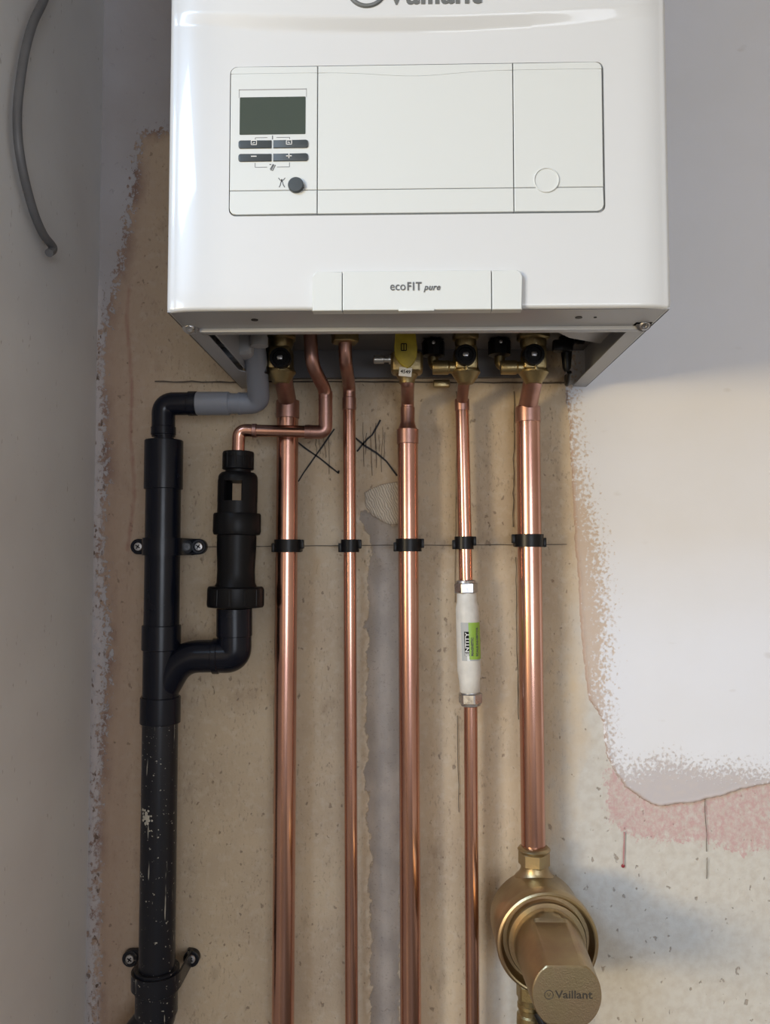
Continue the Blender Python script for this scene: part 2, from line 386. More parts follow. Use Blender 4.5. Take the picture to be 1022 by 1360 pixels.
h = g.math('ADD', g.math('MULTIPLY', nf, .25), g.math('MULTIPLY', nm, .6)); h = g.math('SUBTRACT', h, g.math('MULTIPLY', pit, .5))
h = g.math('ADD', h, g.math('MULTIPLY', g.math('MULTIPLY', comb.outputs[1], g.rng(g.attr('d_blob'), 0, .001)), .5)); h = g.math('ADD', h, g.math('MULTIPLY', lp, .35))
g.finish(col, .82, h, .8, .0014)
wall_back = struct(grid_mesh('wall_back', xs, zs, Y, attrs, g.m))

# --- raised plaster skim with torn edge, right of the pipes
skim = W2([(750, 300), (749, 515), (755, 560), (757, 600), (759, 650), (762, 700), (764, 735), (768, 770), (769, 810), (772, 850), (776, 895), (782, 930), (792, 945), (801, 960), (802, 985), (806, 1005),
           (816, 1026), (829, 1045), (850, 1059), (866, 1069), (878, 1071), (900, 1067), (920, 1066), (938, 1061), (960, 1056), (985, 1048), (1022, 1039), (1600, 1000), (1600, -700), (750, -700)])
white = W2([(752, 300), (752, 520), (760, 560), (764, 600), (774, 650), (786, 700), (794, 740), (800, 790), (802, 830), (800, 870), (800, 930), (804, 960), (808, 990), (818, 1014), (832, 1022), (850, 1018), (872, 1013),
            (900, 1014), (930, 1020), (970, 1020), (1022, 1030), (1600, 1000), (1600, -700), (752, -700)])
xs = axis((P(735, 700).x, .52, .002), (.52, 1.0, .05), (1.0, XR, .13)); zs = axis((P(511, 1090).z, 1.66, .002), (1.66, 2.15, .01), (2.15, ZT, .05))
X, Z = np.meshgrid(xs, zs, indexing='ij')
n1 = vnoise(X, Z, .012, 61) * .6 + vnoise(X, Z, .004, 72, 2) * .4
ss = sdf_poly(X, Z, skim) + n1 * .0022
Y = .004 - .0075 * smooth(-.0012, .0012, ss) + vnoise(X, Z, .3, 81, 2) * .0015 * smooth(0, .02, ss) - .0008 * np.exp(-((ss - .002) / .002) ** 2)
sw = sdf_poly(X, Z, white) + vnoise(X, Z, .02, 91, 4) * .004
g = NB('skim_plaster'); nf = g.noise(500, 4); nm = g.noise(120, 5, (.8, 1, 1.2)); nl = g.noise(8, 4); st = g.noise(230, 4, (1, 1, 1), (3, 3, 3), .5)
base = g.mix(g.rng(g.attr('d_z'), -.10, 0.02), (.54, .44, .36), (.50, .47, .48)); base = g.mix(g.rng(nm, .45, .7, 0, .4), base, (.56, .50, .46))
base = g.mix(g.math('MULTIPLY', g.rng(g.attr('d_edge'), .0045, .001), .6), base, (.36, .24, .18))
wm = g.edge('d_white', .016, 6.5, st, -.55, .55)
wcol = g.mix(g.rng(nl, .4, .7), (.72, .74, .79), (.70, .715, .75))
smudge = g.rng(g.noise(22, 2, (1, 1, 2.2), (5.3, 0, 1.2)), .70, .78, 0, .22); wcol = g.mix(smudge, wcol, (.38, .33, .28))
col = g.mix(wm, base, wcol)
h = g.math('ADD', g.math('MULTIPLY', nf, .12), g.math('MULTIPLY', wm, .8)); h = g.math('ADD', h, g.math('MULTIPLY', nm, .15))
g.finish(col, .7, h, .5, .0010)
o = grid_mesh('plaster_skim', xs, zs, Y, dict(d_white=sw, d_edge=ss, d_z=P(511, 1000).z - Z), g.m, wall_back, keep=ss > -.0025)
o['label'] = 'white painted skim coat with torn lower and left edge'

# --- left wall (window opening behind the frame's edge), other room surfaces
def quadwall(name, segs, m):
    bm = B()
    for s in segs: span(bm, *s)
    return struct(finish(name, bm, m))
gl = NB('left_wall_paint'); a1 = gl.noise(6, 5); a2 = gl.noise(70, 5, (1, 1, .5)); a3 = gl.noise(240, 3, (1, 1, .3), (2, 2, 2))
c = gl.mix(gl.rng(a1, .35, .7), (.70, .69, .68), (.63, .61, .60)); c = gl.mix(gl.rng(a3, .70, .74, 0, .5), c, (.25, .2, .17))
gl.finish(c, .7, gl.math('ADD', gl.math('MULTIPLY', a2, .5), a1), .4, .0015)
quadwall('wall_left', [(XF, XL, YN, .05, 0, ZT)], gl.m)
quadwall('wall_far_left', [(XF - .1, XF, -2.0, YN, 0, ZT), (XF - .1, XF, -3.30, -2.0, 0, 1.16), (XF - .1, XF, -3.30, -2.0, 2.30, ZT), (XF - .1, XF, YB, -3.30, 0, ZT)], 'room')
quadwall('wall_right', [(XR, XR + .1, YB, .05, 0, ZT)], 'room')
quadwall('wall_rear', [(XF, .1, YB - .1, YB, 0, ZT), (1.40, XR, YB - .1, YB, 0, ZT), (.1, 1.40, YB - .1, YB, 0, .79), (.1, 1.40, YB - .1, YB, 1.81, ZT)], 'room')
quadwall('floor', [(XF, XR, YB, .05, -.1, 0)], 'room_floor')
quadwall('ceiling', [(XF, -1.58, YB, .05, ZT, ZT + .1), (-.78, XR, YB, .05, ZT, ZT + .1), (-1.58, -.78, YB, -1.95, ZT, ZT + .1), (-1.58, -.78, -1.25, .05, ZT, ZT + .1)], 'room')

# --- pen and pencil marks on the old plaster (flat strokes, parts of the wall)
def strokes(name, lines, wd, m, label, y=-.0022):
    bm = B()
    for ln in lines:
        pts = [P(x, yy, 0) for x, yy in ln]
        for p in pts: p.y = y
        L = []
        for i, p in enumerate(pts):
            d = (pts[min(i + 1, len(pts) - 1)] - pts[max(i - 1, 0)]).normalized(); s = Vector((-d.z, 0, d.x)) * wd * .5 * random.uniform(.75, 1.2)
            L.append((bm.verts.new(p + s), bm.verts.new(p - s)))
        for a, b in zip(L[:-1], L[1:]): bm.faces.new((a[0], a[1], b[1], b[0]))
    return finish(name, bm, m, wall_back, label=label)
def jit(a, b, n, j=.6):
    return [(a[0] + (b[0] - a[0]) * k / n + random.uniform(-j, j) * (0 < k < n), a[1] + (b[1] - a[1]) * k / n + random.uniform(-j, j) * (0 < k < n)) for k in range(n + 1)]
strokes('pen_cross', [jit((444, 570), (396, 640), 6), jit((396, 588), (450, 629), 6), [(449, 629), (450, 625)]], .0022, 'pen', 'black pen cross beside the first two copper pipes')
strokes('pen_cross', [jit((505, 558), (494, 578), 3) + jit((488, 583), (474, 600), 2)[0:], [(472, 582), (484, 592), (500, 602), (513, 613), (527, 632)]], .0022, 'pen', 'black pen cross between second and third copper pipe')
strokes('pencil_scribble', [jit((x, 572 + random.uniform(-12, 8)), (x + random.uniform(-3, 3), 608 + random.uniform(-14, 26)), 4, 1) for x in
        (482, 487, 492, 497, 499, 503, 508, 511, 424, 430, 436, 419)], .0006, 'pencil', 'fine vertical pencil scratches')
strokes('pencil_line', [jit((245, 727), (384, 725), 8, .4), jit((384, 725), (752, 723), 20, .3)], .0011, 'pencil', 'level pencil line behind the pipe clips')
strokes('pencil_line', [jit((606, 520), (604, 800), 14, .5), jit((607, 950), (609, 1078), 7, .5)],   .0008, 'pencil', 'plumb pencil line beside the fourth pipe')
strokes('pencil_line', [jit((682, 520), (681, 700), 20, .9), jit((684, 740), (688, 955), 14, .9)],   .0010, 'pencil', 'dark plumb line beside the right-hand pipe')
strokes('pencil_line', [jit((366, 740), (363, 1080), 14, .4)], .0006, 'pencil', 'plumb pencil line beside the first pipe')
strokes('wall_crack', [jit((935, 1060), (937, 1130), 6, 1)[0:], jit((938, 1140), (937, 1166), 3, .8)], .0009, 'pencil', 'hairline crack below the skim coat', y=-.0025)
strokes('wall_groove', [jit((206, 507), (318, 508), 9, .7), jit((340, 507), (760, 509), 24, .5)], .0020, 'pencil', 'dark scored line level with the boiler underside')
bm = B(); p = P(827, 1150, -.001); lathe(bm, p, (0, -1, 0), [(0, .0024), (.001, .002), (.0016, .0008)], 12)
finish('paint_drop', bm, 'red', wall_back, label='dark red drip end'); strokes('paint_drip', [jit((828, 1104), (827, 1148), 6, .3)], .0018, mat('pink_drip', (.42, .22, .22), .6), 'thin pink drip')

# ================================================================== BOILER
BX, ZB, YF = 0.0105, 1.5630, -.338
HW = .2205; ZTOP = ZB + .720
boiler = thing('boiler', 'white wall-hung gas boiler with grey screen and open underside above the pipes', 'boiler', (BX, -.17, ZB))
def PF(px, py, Y=YF): return P(px, py, Y)
# cross-section of the front cover, left to right
prof = []
half = [(0, 0), (.05, 0), (.10, 0), (.150, 0), (.1615, 0), (.1655, 0), (.175, 0), (.183, 0)] + [(.185 + .030 * t, .0042 * t ** 2.6) for t in (.1, .2, .3, .4, .5, .6, .7, .8, .9, 1)]
half += [(.215 + .0055 * math.sin(a), .0042 + .006 * (1 - math.cos(a))) for a in [R(x) for x in (30, 45, 60, 75, 90)]] + [(.2205, .03), (.2205, .06), (.2205, .10)]
ys = np.array([-x for x, y in half[::-1]] + [x for x, y in half[1:]]); dy = np.array([y for x, y in half[::-1]] + [y for x, y in half[1:]])
# control-panel recess bounds (flat part of the front)
c0, c1 = PF(303.5, 285), PF(801, 85.5); rx0, rx1, rz0, rz1 = c0.x - BX, c1.x - BX, PF(552, 285).z, PF(552, 85.5).z
ys_list = sorted(set([round(float(v), 5) for v in ys]) | {round(rx0 - .004, 5), round(rx1 + .004, 5)} | {round(rx0 + k * (rx1 - rx0) / 16, 5) for k in range(1, 16)})
yy = np.array(ys_list); order = np.argsort(ys[3:-3]);
def dyf(v):
    a = abs(v)
    if a <= .185: return 0.
    if a <= .215: return .0042 * ((a - .185) / .030) ** 2.6
    return None
# build columns as explicit (x, y, nx, ny)
cols = [(-.2205, .315), (-.2205, .10), (-.2205, .03)]
arc = [(.215 + .0055 * math.sin(R(x)), .0042 + .006 * (1 - math.cos(R(x)))) for x in (90, 75, 60, 45, 30, 15)]
cols += [(-a, b) for a, b in arc] + [(v, dyf(v)) for v in ys_list if abs(v) < .2155] + [(a, b) for a, b in arc[::-1]] + [(.2205, .03), (.2205, .10), (.2205, .315)]
cols = np.array(cols); dcol = np.gradient(cols, axis=0); nrm = np.stack([dcol[:, 1], -dcol[:, 0]], -1); nrm /= np.linalg.norm(nrm, axis=1)[:, None]
zrows = [(ZB + .0035 * (1 - math.sin(a)) - 0.0, .0035 * (1 - math.cos(a))) for a in [R(x) for x in (0, 18, 36, 54, 72, 90)]]
zrows = [(ZB + .0035 * (1 - math.cos(R(a))), .0035 * (1 - math.sin(R(a)))) for a in (0, 20, 40, 60, 75, 90)]
zl = [ZB + .02, ZB + .05, ZB + .07, rz0 - .004]; zl += [rz0 + k * (rz1 - rz0) / 8 for k in range(1, 8)]; zl += [rz1 + .004]
zz = rz1 + .008
while zz < rz1 + .085: zl.append(zz); zz += .0015
zl += [ZB + .45, ZB + .55, ZB + .65, ZTOP]
zrows += [(z, 0) for z in zl]
def smile(x, z):
    t = min(1, abs(x + .002) / .215); zc = PF(548, 37).z + .013 * t ** 2.0
    k = (z - zc) / .0105 + .45; k = 0 if k < -.08 else 1 if k > 1.08 else (k + .08) ** 2 * 3.1 if k < .08 else 1 - (1.08 - k) ** 2 * 3.1 if k > .92 else k; fade = 1 - .85 * t ** 2.2
    return -.0075 * k * fade
bm = B(); V = []
for z, ins in zrows:
    row = []
    for (cx, cy), (nx, ny) in zip(cols, nrm):
        fr = max(0., -ny); x = cx - nx * ins; y = cy - ny * ins
        row.append(bm.verts.new((BX + x, YF + y + (smile(cx, z) * fr if abs(cx) < .2206 else 0), z)))
    V.append(row)
hx0, hx1 = round(rx0 - .004, 5), round(rx1 + .004, 5); hz0, hz1 = rz0 - .004, rz1 + .004
ci = [i for i, (cx, cy) in enumerate(cols) if hx0 - 1e-6 <= cx <= hx1 + 1e-6 and cy < .01]; zi = [i for i, (z, s) in enumerate(zrows) if hz0 - 1e-6 <= z <= hz1 + 1e-6]
for j in range(len(V) - 1):
    for i in range(len(cols) - 1):
        if ci[0] <= i < ci[-1] and zi[0] <= j < zi[-1]: continue
        bm.faces.new((V[j][i], V[j][i + 1], V[j + 1][i + 1], V[j + 1][i]))
hole = [V[zi[0]][i] for i in range(ci[0], ci[-1] + 1)] + [V[j][ci[-1]] for j in range(zi[0] + 1, zi[-1] + 1)] + [V[zi[-1]][i] for i in range(ci[-1] - 1, ci[0] - 1, -1)] + [V[j][ci[0]] for j in range(zi[-1] - 1, zi[0], -1)]
ring = [bm.verts.new((BX + x, YF, z)) for x, z in rrect(rx0, rx1, rz0, rz1, .0065)]
he = [bm.edges.get((hole[i], hole[(i + 1) % len(hole)])) for i in range(len(hole))]; re_ = [bm.edges.new((ring[i], ring[(i + 1) % len(ring)])) for i in range(len(ring))]
bmesh.ops.triangle_fill(bm, edges=he + re_, use_beauty=True, use_dissolve=False)
for f in [f for f in bm.faces if len(f.verts) == 3 and all(v in ring for v in f.verts)]: bm.faces.remove(f)
r2 = [bm.verts.new((v.co.x, YF + .005, v.co.z)) for v in ring]
for i in range(len(ring)): bm.faces.new((ring[i], ring[(i + 1) % len(ring)], r2[(i + 1) % len(ring)], r2[i]))
bm.faces.new(r2)
bm.faces.new([r[0] for r in [V[-1]]] + list(V[-1][1:]))
finish('front_cover', bm, 'white_enamel', boiler, 40)

# control panel modules: top strip, main plate and bottom strip in each bay, set in the recess
def bx(px): return PF(px, 180).x
def bz(py): return PF(552, py).z
G = .00038
def plate(name, pts, m, parent, y0=YF + .0049, depth=.0052, bev=.0005, label=None):
    bm = B(); prism(bm, pts, (0, y0, 0), XA, ZA, depth, bev); return finish(name, bm, m, parent, 12, label)
x_l, x_a, x_b, x_r = BX + rx0 + .0004, bx(421.5), bx(681.5), BX + rx1 - .0013
zt_, zw_, zm_, zb_ = rz1 - .0004, bz(95), bz(251), rz0 + .0016
for nm, xa, xb in (('display_module', x_l, x_a), ('centre_flap', x_a, x_b), ('right_flap', x_b, x_r)):
    xa2, xb2 = xa + G, xb - G
    wave = lambda x: (zw_ - .0042 * math.exp(-((x - BX + .001) / .045) ** 2)) if nm == 'centre_flap' else zw_
    xsn = [xa2 + (xb2 - xa2) * k / 20 for k in range(21)]
    cr = {'display_module': ('tl', 'bl'), 'centre_flap': ('', ''), 'right_flap': ('tr', 'br')}[nm]
    tp = [p for p in rrect(xa2, xb2, zw_, zt_, .0055, cr[0]) if p[1] > zw_ + 1e-5]; tp = [(x, wave(x) + .0002) for x in xsn] + sorted([p for p in tp], key=lambda p: -p[0]) if False else [(x, wave(x) + .0001) for x in xsn] + [p for p in tp]
    plate('top_strip', tp, 'white_plastic', boiler)
    # main plate with a hole line left for the knob where the module has one
    plate('module_face' if nm == 'display_module' else 'flap_face', [(xa2, zm_ + G * .6), (xb2, zm_ + G * .6)] + [(x, wave(x) - .0001) for x in xsn[::-1]], 'white_plastic', boiler)
    plate('bottom_strip', [p for p in rrect(xa2, xb2, zb_, zm_ - G * .6, .0055, cr[1])], 'white_plastic', boiler)
FY = YF - .0003
bm = B(); prism(bm, rrect(bx(318), bx(405.5), bz(176.5), bz(126.5), .0008), (0, FY + .0002, 0), XA, ZA, .0004, 0); scr = finish('screen', bm, 'screen', boiler, label='dark grey-green display')
bm = B()
for a in ((316.6, 406.8, 117, 115.8), (316.6, 317.3, 127, 115.8), (406.1, 406.8, 127, 115.8)): span(bm, bx(a[0]), bx(a[1]), FY - .0002, FY + .0003, bz(a[2]), bz(a[3]))
finish('screen_frame_line', bm, 'print_light', boiler)
for px0, px1, py0, py1, cn in ((317, 360.5, 195, 184.5, 'tl bl'), (363, 409, 195, 184.5, 'tr br'), (317, 360.5, 212.5, 202.5, 'tl bl'), (363, 409, 212.5, 202.5, 'tr br')):
    bm = B(); prism(bm, rrect(bx(px0), bx(px1), bz(py0), bz(py1), .0018, cn), (0, FY + .0002, 0), XA, ZA, .0012, .0004); bt = finish('button', bm, 'button', boiler)
    bm = B(); y = FY - .0012; cx = (bx(px0) + bx(px1)) / 2
    cx = bx(337.5) if px0 < 340 else bx(384); u = .00062
    if py0 < 200:
        z = bz(187.8)
        for s in ((-4.2, 4.2, 3.4, 2.6), (-4.2, 4.2, -2.6, -3.4), (-4.2, -3.3, -3, 3), (3.3, 4.2, -3, 3), (-2, 1.4, .3, -.6), ((-2, -1, .3, -1.6) if px0 < 340 else (.4, 1.4, .3, -1.6))):
            span(bm, cx + s[0] * u, cx + s[1] * u, y - .0001, y + .0003, z + s[3] * u, z + s[2] * u)
    else:
        z = bz(206); span(bm, cx - 4 * u, cx + 4 * u, y - .0001, y + .0003, z - .6 * u, z + .6 * u)
        if px0 > 340: span(bm, cx - .6 * u, cx + .6 * u, y - .0001, y + .0003, z - 3.4 * u, z + 3.4 * u)
    finish('icon', bm, 'white_print', bt)
y = FY
def ln(bm, px0, py0, px1, py1, w=.0005):
    a = Vector((bx(px0), y, bz(py0))); b = Vector((bx(px1), y, bz(py1))); d = (b - a).normalized(); s = Vector((-d.z, 0, d.x)) * w / 2
    bm.faces.new([bm.verts.new(q + Vector((0, -.0001, 0))) for q in (a + s, a - s, b - s, b + s)])
def marks(name, L, w, kind=None):
    bm = B()
    for l_ in L: ln(bm, *l_, w=w)
    finish(name, bm, 'print', boiler, kind='stuff')
marks('bracket_mark', ((339, 183, 339, 180.5), (339, 180.5, 355, 180.5), (367, 180.5, 384.5, 180.5), (384.5, 180.5, 384.5, 183)), .0005)
marks('bracket_mark', ((339, 214, 339, 220), (339, 220, 355, 220), (368, 220, 384.5, 220), (384.5, 214, 384.5, 220)), .0005)
marks('information_mark', ((361.8, 183, 361.8, 178),), .0009)
marks('heating_mark', ((360, 224.5, 364, 216.5), (362, 225, 366, 217), (359, 223, 363, 216), (358, 216.5, 360.5, 216.5)), .0009)
marks('chimney_mark', ((370, 234.5, 373, 238), (379, 234.5, 376, 238), (374.5, 236, 372.5, 244), (374.5, 236, 376.5, 244), (371, 247, 373, 243.5), (378.5, 247, 376.5, 243.5), (374.5, 236, 374.5, 240)), .0008)
kn = PF(393, 247); bm = B(); lathe(bm, (kn.x, YF + .001, kn.z), (0, -1, 0), [(0, .0068), (.0038, .0068), (.0045, .0062), (.0046, .004)], 32)
box(bm, (kn.x + .0058, YF - .001, kn.z - .001), (.003, .004, .0032), .0005); finish('reset_knob', bm, 'button', boiler, label='dark round knob')
kn = PF(725, 239.5); bm = B(); lathe(bm, (kn.x, YF + .001, kn.z), (0, -1, 0), [(0, .0112), (.0020, .0112), (.0024, .0108), (.0024, .0103), (.0016, .0100), (.0016, .002)], 40); finish('round_cap', bm, 'white_plastic', boiler)

# badge strip at the foot of the cover, standing proud
def fz(py): return PF(552, py).z
bx0, bx1, ba, bb = PF(415.5, 385).x, PF(692, 385).x, PF(455, 385).x, PF(652, 385).x
z0, z1 = ZB - .0025, fz(362)
for nm, a, b, cn, yp in (('badge_end', bx0, ba - .0003, 'tl', .0042), ('badge_strip', ba + .0003, bb - .0003, '', .0048), ('badge_end', bb + .0003, bx1, 'tr', .0042)):
    bm = B(); prism(bm, rrect(a, b, z0, z1, .005, cn), (0, YF + .006, 0), XA, ZA, .006 + yp, .0008, 3); o = finish(nm, bm, 'white_plastic', boiler, 12)
    if nm == 'badge_strip': badge = o
yb = YF - .0048 - .0003; zt = fz(387.8)
wv = lambda n: size(n, YF)
text('lettering', 'eco', (PF(518, 388).x, yb, zt), .0108, 'print', badge, align='LEFT', fitw=wv(20.5))
text('lettering', 'FIT', (PF(540.5, 388).x, yb, zt), .0100, 'print', badge, align='LEFT', offset=.00022, spacing=1.25, fitw=wv(19))
text('lettering', 'pure', (PF(562, 388).x, yb, zt), .0076, 'print', badge, align='LEFT', offset=.00014, shear=.3, spacing=1.08, fitw=wv(22.5))
bm = B(); span(bm, PF(529, 400).x, PF(576, 400).x, YF - .0056, YF + .002, ZB - .0035, ZB - .0022, .0003); finish('catch', bm, 'white_plastic', badge)
# maker's emblem and name just entering at the top (pressed letters)
yl = YF - .0075 - .0006; bm = B(); e = P(487, -16, yl); rr_ = size(25, yl)
tor = [(e.x + rr_ * math.cos(a), yl + .0008, e.z + rr_ * math.sin(a)) for a in np.linspace(0, 2 * math.pi, 41)]
tube(bm, tor, .0021, 10, False); finish('emblem_ring', bm, 'logo_grey', boiler)
bm = B(); prism(bm, [(e.x - .004, e.z - .006), (e.x + .004, e.z - .006), (e.x + .006, e.z + .009), (e.x, e.z + .004), (e.x - .006, e.z + .009)], (0, yl + .0014, 0), XA, ZA, .0012, .0002); finish('emblem', bm, 'logo_grey', boiler)
tp = P(512, 5, yl); text('lettering', 'Vaillant', (tp.x, yl + .0006, tp.z), .0300, 'logo_grey', boiler, extrude=.0006, align='LEFT', offset=.0006, fitw=size(130, YF))

# chassis seen from below
YL = -.271
lipz = ZB + .0002
bm = B(); span(bm, BX - HW + .001, BX + HW - .001, YF + .006, YL, lipz, lipz + .0012); fl = finish('front_lip', bm, 'sheet', boiler)
bm = B(); span(bm, PF(268, 430, YL).x, PF(846, 430, YL).x, YL - .009, YL + .001, lipz - .0035, lipz + .0002, .0006); finish('lip_fold', bm, 'sheet', boiler)
for px in (338, 768, 790):
    q = P(px, 421 if px < 850 else 413, YF + .03); bm = B(); lathe(bm, (q.x, min(q.y, -.3), lipz - .0006), (0, 0, 1), [(0, .0032 if px < 780 else .0014), (.001, .0032 if px < 780 else .0014)], 16); finish('hole', bm, 'black_matte', boiler)
for px in (383, 431, 492, 553, 614, 675, 738):
    q = P(px, 437, YL); bm = B(); lathe(bm, (q.x, YL + .0005, lipz - .003), (0, 0, 1), [(0, .0004), (.0012, .0014), (.004, .0014)], 10); finish('weld_tab', bm, 'sheet', boiler)
for s in (-1, 1):
    ex = BX + s * (HW - .001); ix = BX + s * (HW - .019)
    # side lip: narrow strip, widening at the wall end, and the side panel itself
    bm = B(); pts = [(ex, YL), (ix, YL), (ix + s * .001, -.105), (ix - s * .014, -.085), (ix - s * .016, -.022), (ex, -.003)]
    if s > 0: pts = [(ex, YL - .02), (ix, YL - .02), (ix, -.012), (ex, -.003)]
    prism(bm, [(x, y) for x, y in pts], (0, 0, lipz), XA, (0, 1, 0), .0012); finish('side_lip', bm, 'sheet', boiler)
    bm = B(); span(bm, ex - s * .001, ex, YF + .01, -.003, lipz, ZTOP - .002); finish('side_panel', bm, 'sheet', boiler)
    sx = P(250 if s < 0 else 857, 430, -.29); bm = B(); q = Vector((sx.x, -.286, lipz - .0015))
    lathe(bm, q + Vector((0, .002, .002)), (0, -.75, -.66), [(-.002, .0072), (.0012, .0072), (.0014, .0052), (.0038, .0049), (.0048, .0034), (.0046, .0020), (.0034, .0017), (.0032, .0003)], 24); finish('cover_screw', bm, 'chrome', boiler)
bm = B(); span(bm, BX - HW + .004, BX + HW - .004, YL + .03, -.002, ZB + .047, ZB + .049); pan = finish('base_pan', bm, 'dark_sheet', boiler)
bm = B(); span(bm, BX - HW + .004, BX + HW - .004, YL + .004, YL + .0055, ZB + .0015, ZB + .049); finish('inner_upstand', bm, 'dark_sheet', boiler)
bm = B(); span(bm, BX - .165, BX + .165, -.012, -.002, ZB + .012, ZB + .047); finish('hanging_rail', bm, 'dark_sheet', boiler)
bm = B(); span(bm, BX - HW + .003, BX + HW - .003, -.20, -.001, ZB + .10, ZTOP - .003); finish('rear_casing', bm, 'sheet', boiler)
# folded sheet gussets at the right inside corner
bm = B(); a = P(765, 440, -.22); prism(bm, [(.115, -.235), (.205, -.235), (.205, -.14), (.166, -.165)], (BX, 0, ZB + .020), XA, (0, 1, 0), .0012)
finish('gusset', bm, 'sheet', boiler)
bm = B(); span(bm, BX - .198, BX - .1965, -.262, -.05, ZB + .004, ZB + .046); finish('gusset', bm, 'sheet', boiler)

# ================================================================== PIPES
CY = -.034            # axis of the clipped pipes
def seg_line(x0, y0, x1, y1, Y=CY): return [P(x0, y0, Y), P(x1, y1, Y)]
def collar(bm, a, b, r, lipr=None):
    a, b = Vector(a), Vector(b); L = (b - a).length; e = min(.0012, L * .2)
    lathe(bm, a, b - a, [(0, r - .0008), (e * .5, r), (L - e * .5, r), (L, r - .0008)], 32); return bm
def along(A, Bp, py, Y=CY):
    """point on the pipe axis A-B whose picture row is py (same depth plane)"""
    (xa, ya), (xb, yb_) = A, Bp; t = (py - ya) / (yb_ - ya); return P(xa + (xb - xa) * t, py, Y)
def copper(name, label, A, Bp, wpx, parts, loc=None):
    top = P(*A, CY); t = thing(name, label, 'pipe', P(*Bp, CY), 'copper pipes')
    del t['group']; r = size(wpx, CY) / 2; bm = B(); bot = P(*Bp, CY)
    if Bp[1] == END: bot = bot + (bot - top) * ((bot.z - .004) / (top.z - bot.z))      # runs on down to the floor
    tube(bm, [top, bot], r, 40); finish('pipe', bm, 'copper', t)
    for (pa, pb, dr_) in parts:
        bm = B(); collar(bm, along(A, Bp, pa), along(A, Bp, pb), r + dr_); finish('coupling', bm, 'copper_dull', t)
    return t, r
END = 1420
VY = -.080            # valve axis
def swan(t, x0, y0, A, Bp, y1, r, m='copper_dull', Y0=VY, name='offset_bend'):
    """bend from the valve outlet back to the clipped pipe plane"""
    a = P(x0, y0, Y0); b = along(A, Bp, y1); h = a.z - b.z
    pts = [a + Vector((0, 0, .016)), a + Vector((0, 0, .010)), b + Vector((0, 0, h * .22)), b]
    bm = B(); fp = fillet(pts, [.012, .012], 7); tube(bm, fp, [r * (.74 + .22 * k / (len(fp) - 1)) for k in range(len(fp))], 32); return finish(name, bm, m, t)
A1, B1 = (382, 532), (375, END); p1, r1 = copper('copper_pipe', 'thick copper pipe first from the left, behind the crossing discharge pipe', A1, B1, 29, [(532, 556, .0010)])
swan(p1, 375, 509, A1, B1, 540, r1 * .96)
A2, B2 = (463.5, 528), (467, END); p2, r2_ = copper('copper_pipe', 'thin copper pipe between the two pen crosses with a swan-neck top', A2, B2, 17, [(528, 545, .0007)])
q0 = P(458, 444, -.10); bm = B(); b = along(A2, B2, 534)
tube(bm, fillet([q0 + Vector((0, 0, .02)), q0, q0 - Vector((0, -.006, .03)), b + Vector((0, 0, .02)), b], [.006, .02, .02], 8), r2_, 32); finish('offset_bend', bm, 'copper_dull', p2)
bm = B(); hexnut(bm, P(458, 456, -.10), (0, 0, 1), .016, size(19.5, -.10), phase=.3); finish('union_nut', bm, 'brass', p2)
A3, B3 = (541, 570), (545.5, END); p3, r3 = copper('copper_pipe', 'thick copper gas pipe below the yellow lever valve', A3, B3, 27, [(570, 590, .0009)])
bm = B(); c3 = along(A3, B3, 571); c4 = P(541, 560, CY); lathe(bm, c3, c4 - c3, [(-.002, r3 + .0005), ((c4 - c3).length * .5, size(11, CY)), ((c4 - c3).length, size(9.5, CY)), (.028, size(9.5, CY)), (.0285, size(8.5, CY))], 32); finish('reducer', bm, 'copper_dull', p3)
bm = B(); b = P(541, 545, CY); a = P(541, 503, VY); tube(bm, fillet([a + Vector((0, 0, .004)), a - Vector((0, 0, .004)), b + Vector((0, 0, .012)), b - Vector((0, 0, .004))], .012, 7), size(8.5, CY), 32); finish('offset_bend', bm, 'copper_dull', p3)
A4, B4 = (613, 530), (618.5, 782); p4, r4 = copper('copper_pipe', 'thin copper pipe running down into the white inhibitor', A4, B4, 18, [(530, 546, .0007)])
swan(p4, 617, 509, A4, B4, 538, r4 * .98)
A5, B5 = (624.5, 925), (627.5, END); p5, r5 = copper('copper_pipe', 'thin copper pipe leaving the underside of the white inhibitor', A5, B5, 18, [])
A6, B6 = (700.5, 540), (708, 1134); p6, r6 = copper('copper_pipe', 'thick copper pipe on the right leading to the brass filter', A6, B6, 31.5, [(541, 561, .0008)])
swan(p6, 709, 509, A6, B6, 546, r6 * .92)

# discharge pipe: from the boiler, S bend, elbow, across to the tundish
DY = -.060
dp = thing('copper_discharge_pipe', 'copper discharge pipe crossing in front of the first pipe into the black tundish', 'pipe', P(316, 600, DY))
rd = size(16.5, DY) / 2
bm = B(); tube(bm, fillet([P(411, 425, -.105), P(414, 484, -.105), P(432, 519, DY), P(432, 545, DY)], [.014, .010], 10), [rd * 1.1] * 0 or rd * 1.08, 32); finish('offset_bend', bm, 'copper_dull', dp)
bm = B(); tube(bm, fillet([P(432, 522, DY), P(432, 574, DY), P(405, 573.5, DY)], .009, 8), rd * 1.12, 32); finish('elbow', bm, 'copper_dull', dp)
for (a, b) in (((432, 520), (432, 530)), ((432, 548), (432, 552)), ((413, 573.5), (408, 573.5)), ((341, 572), (335, 572))):
    bm = B(); collar(bm, P(*a, DY), P(*b, DY), rd * 1.15); finish('solder_ring', bm, 'copper_dull', dp)
bm = B(); tube(bm, [P(410, 573.5, DY), P(330, 572, DY)], rd, 32); finish('pipe', bm, 'copper', dp)
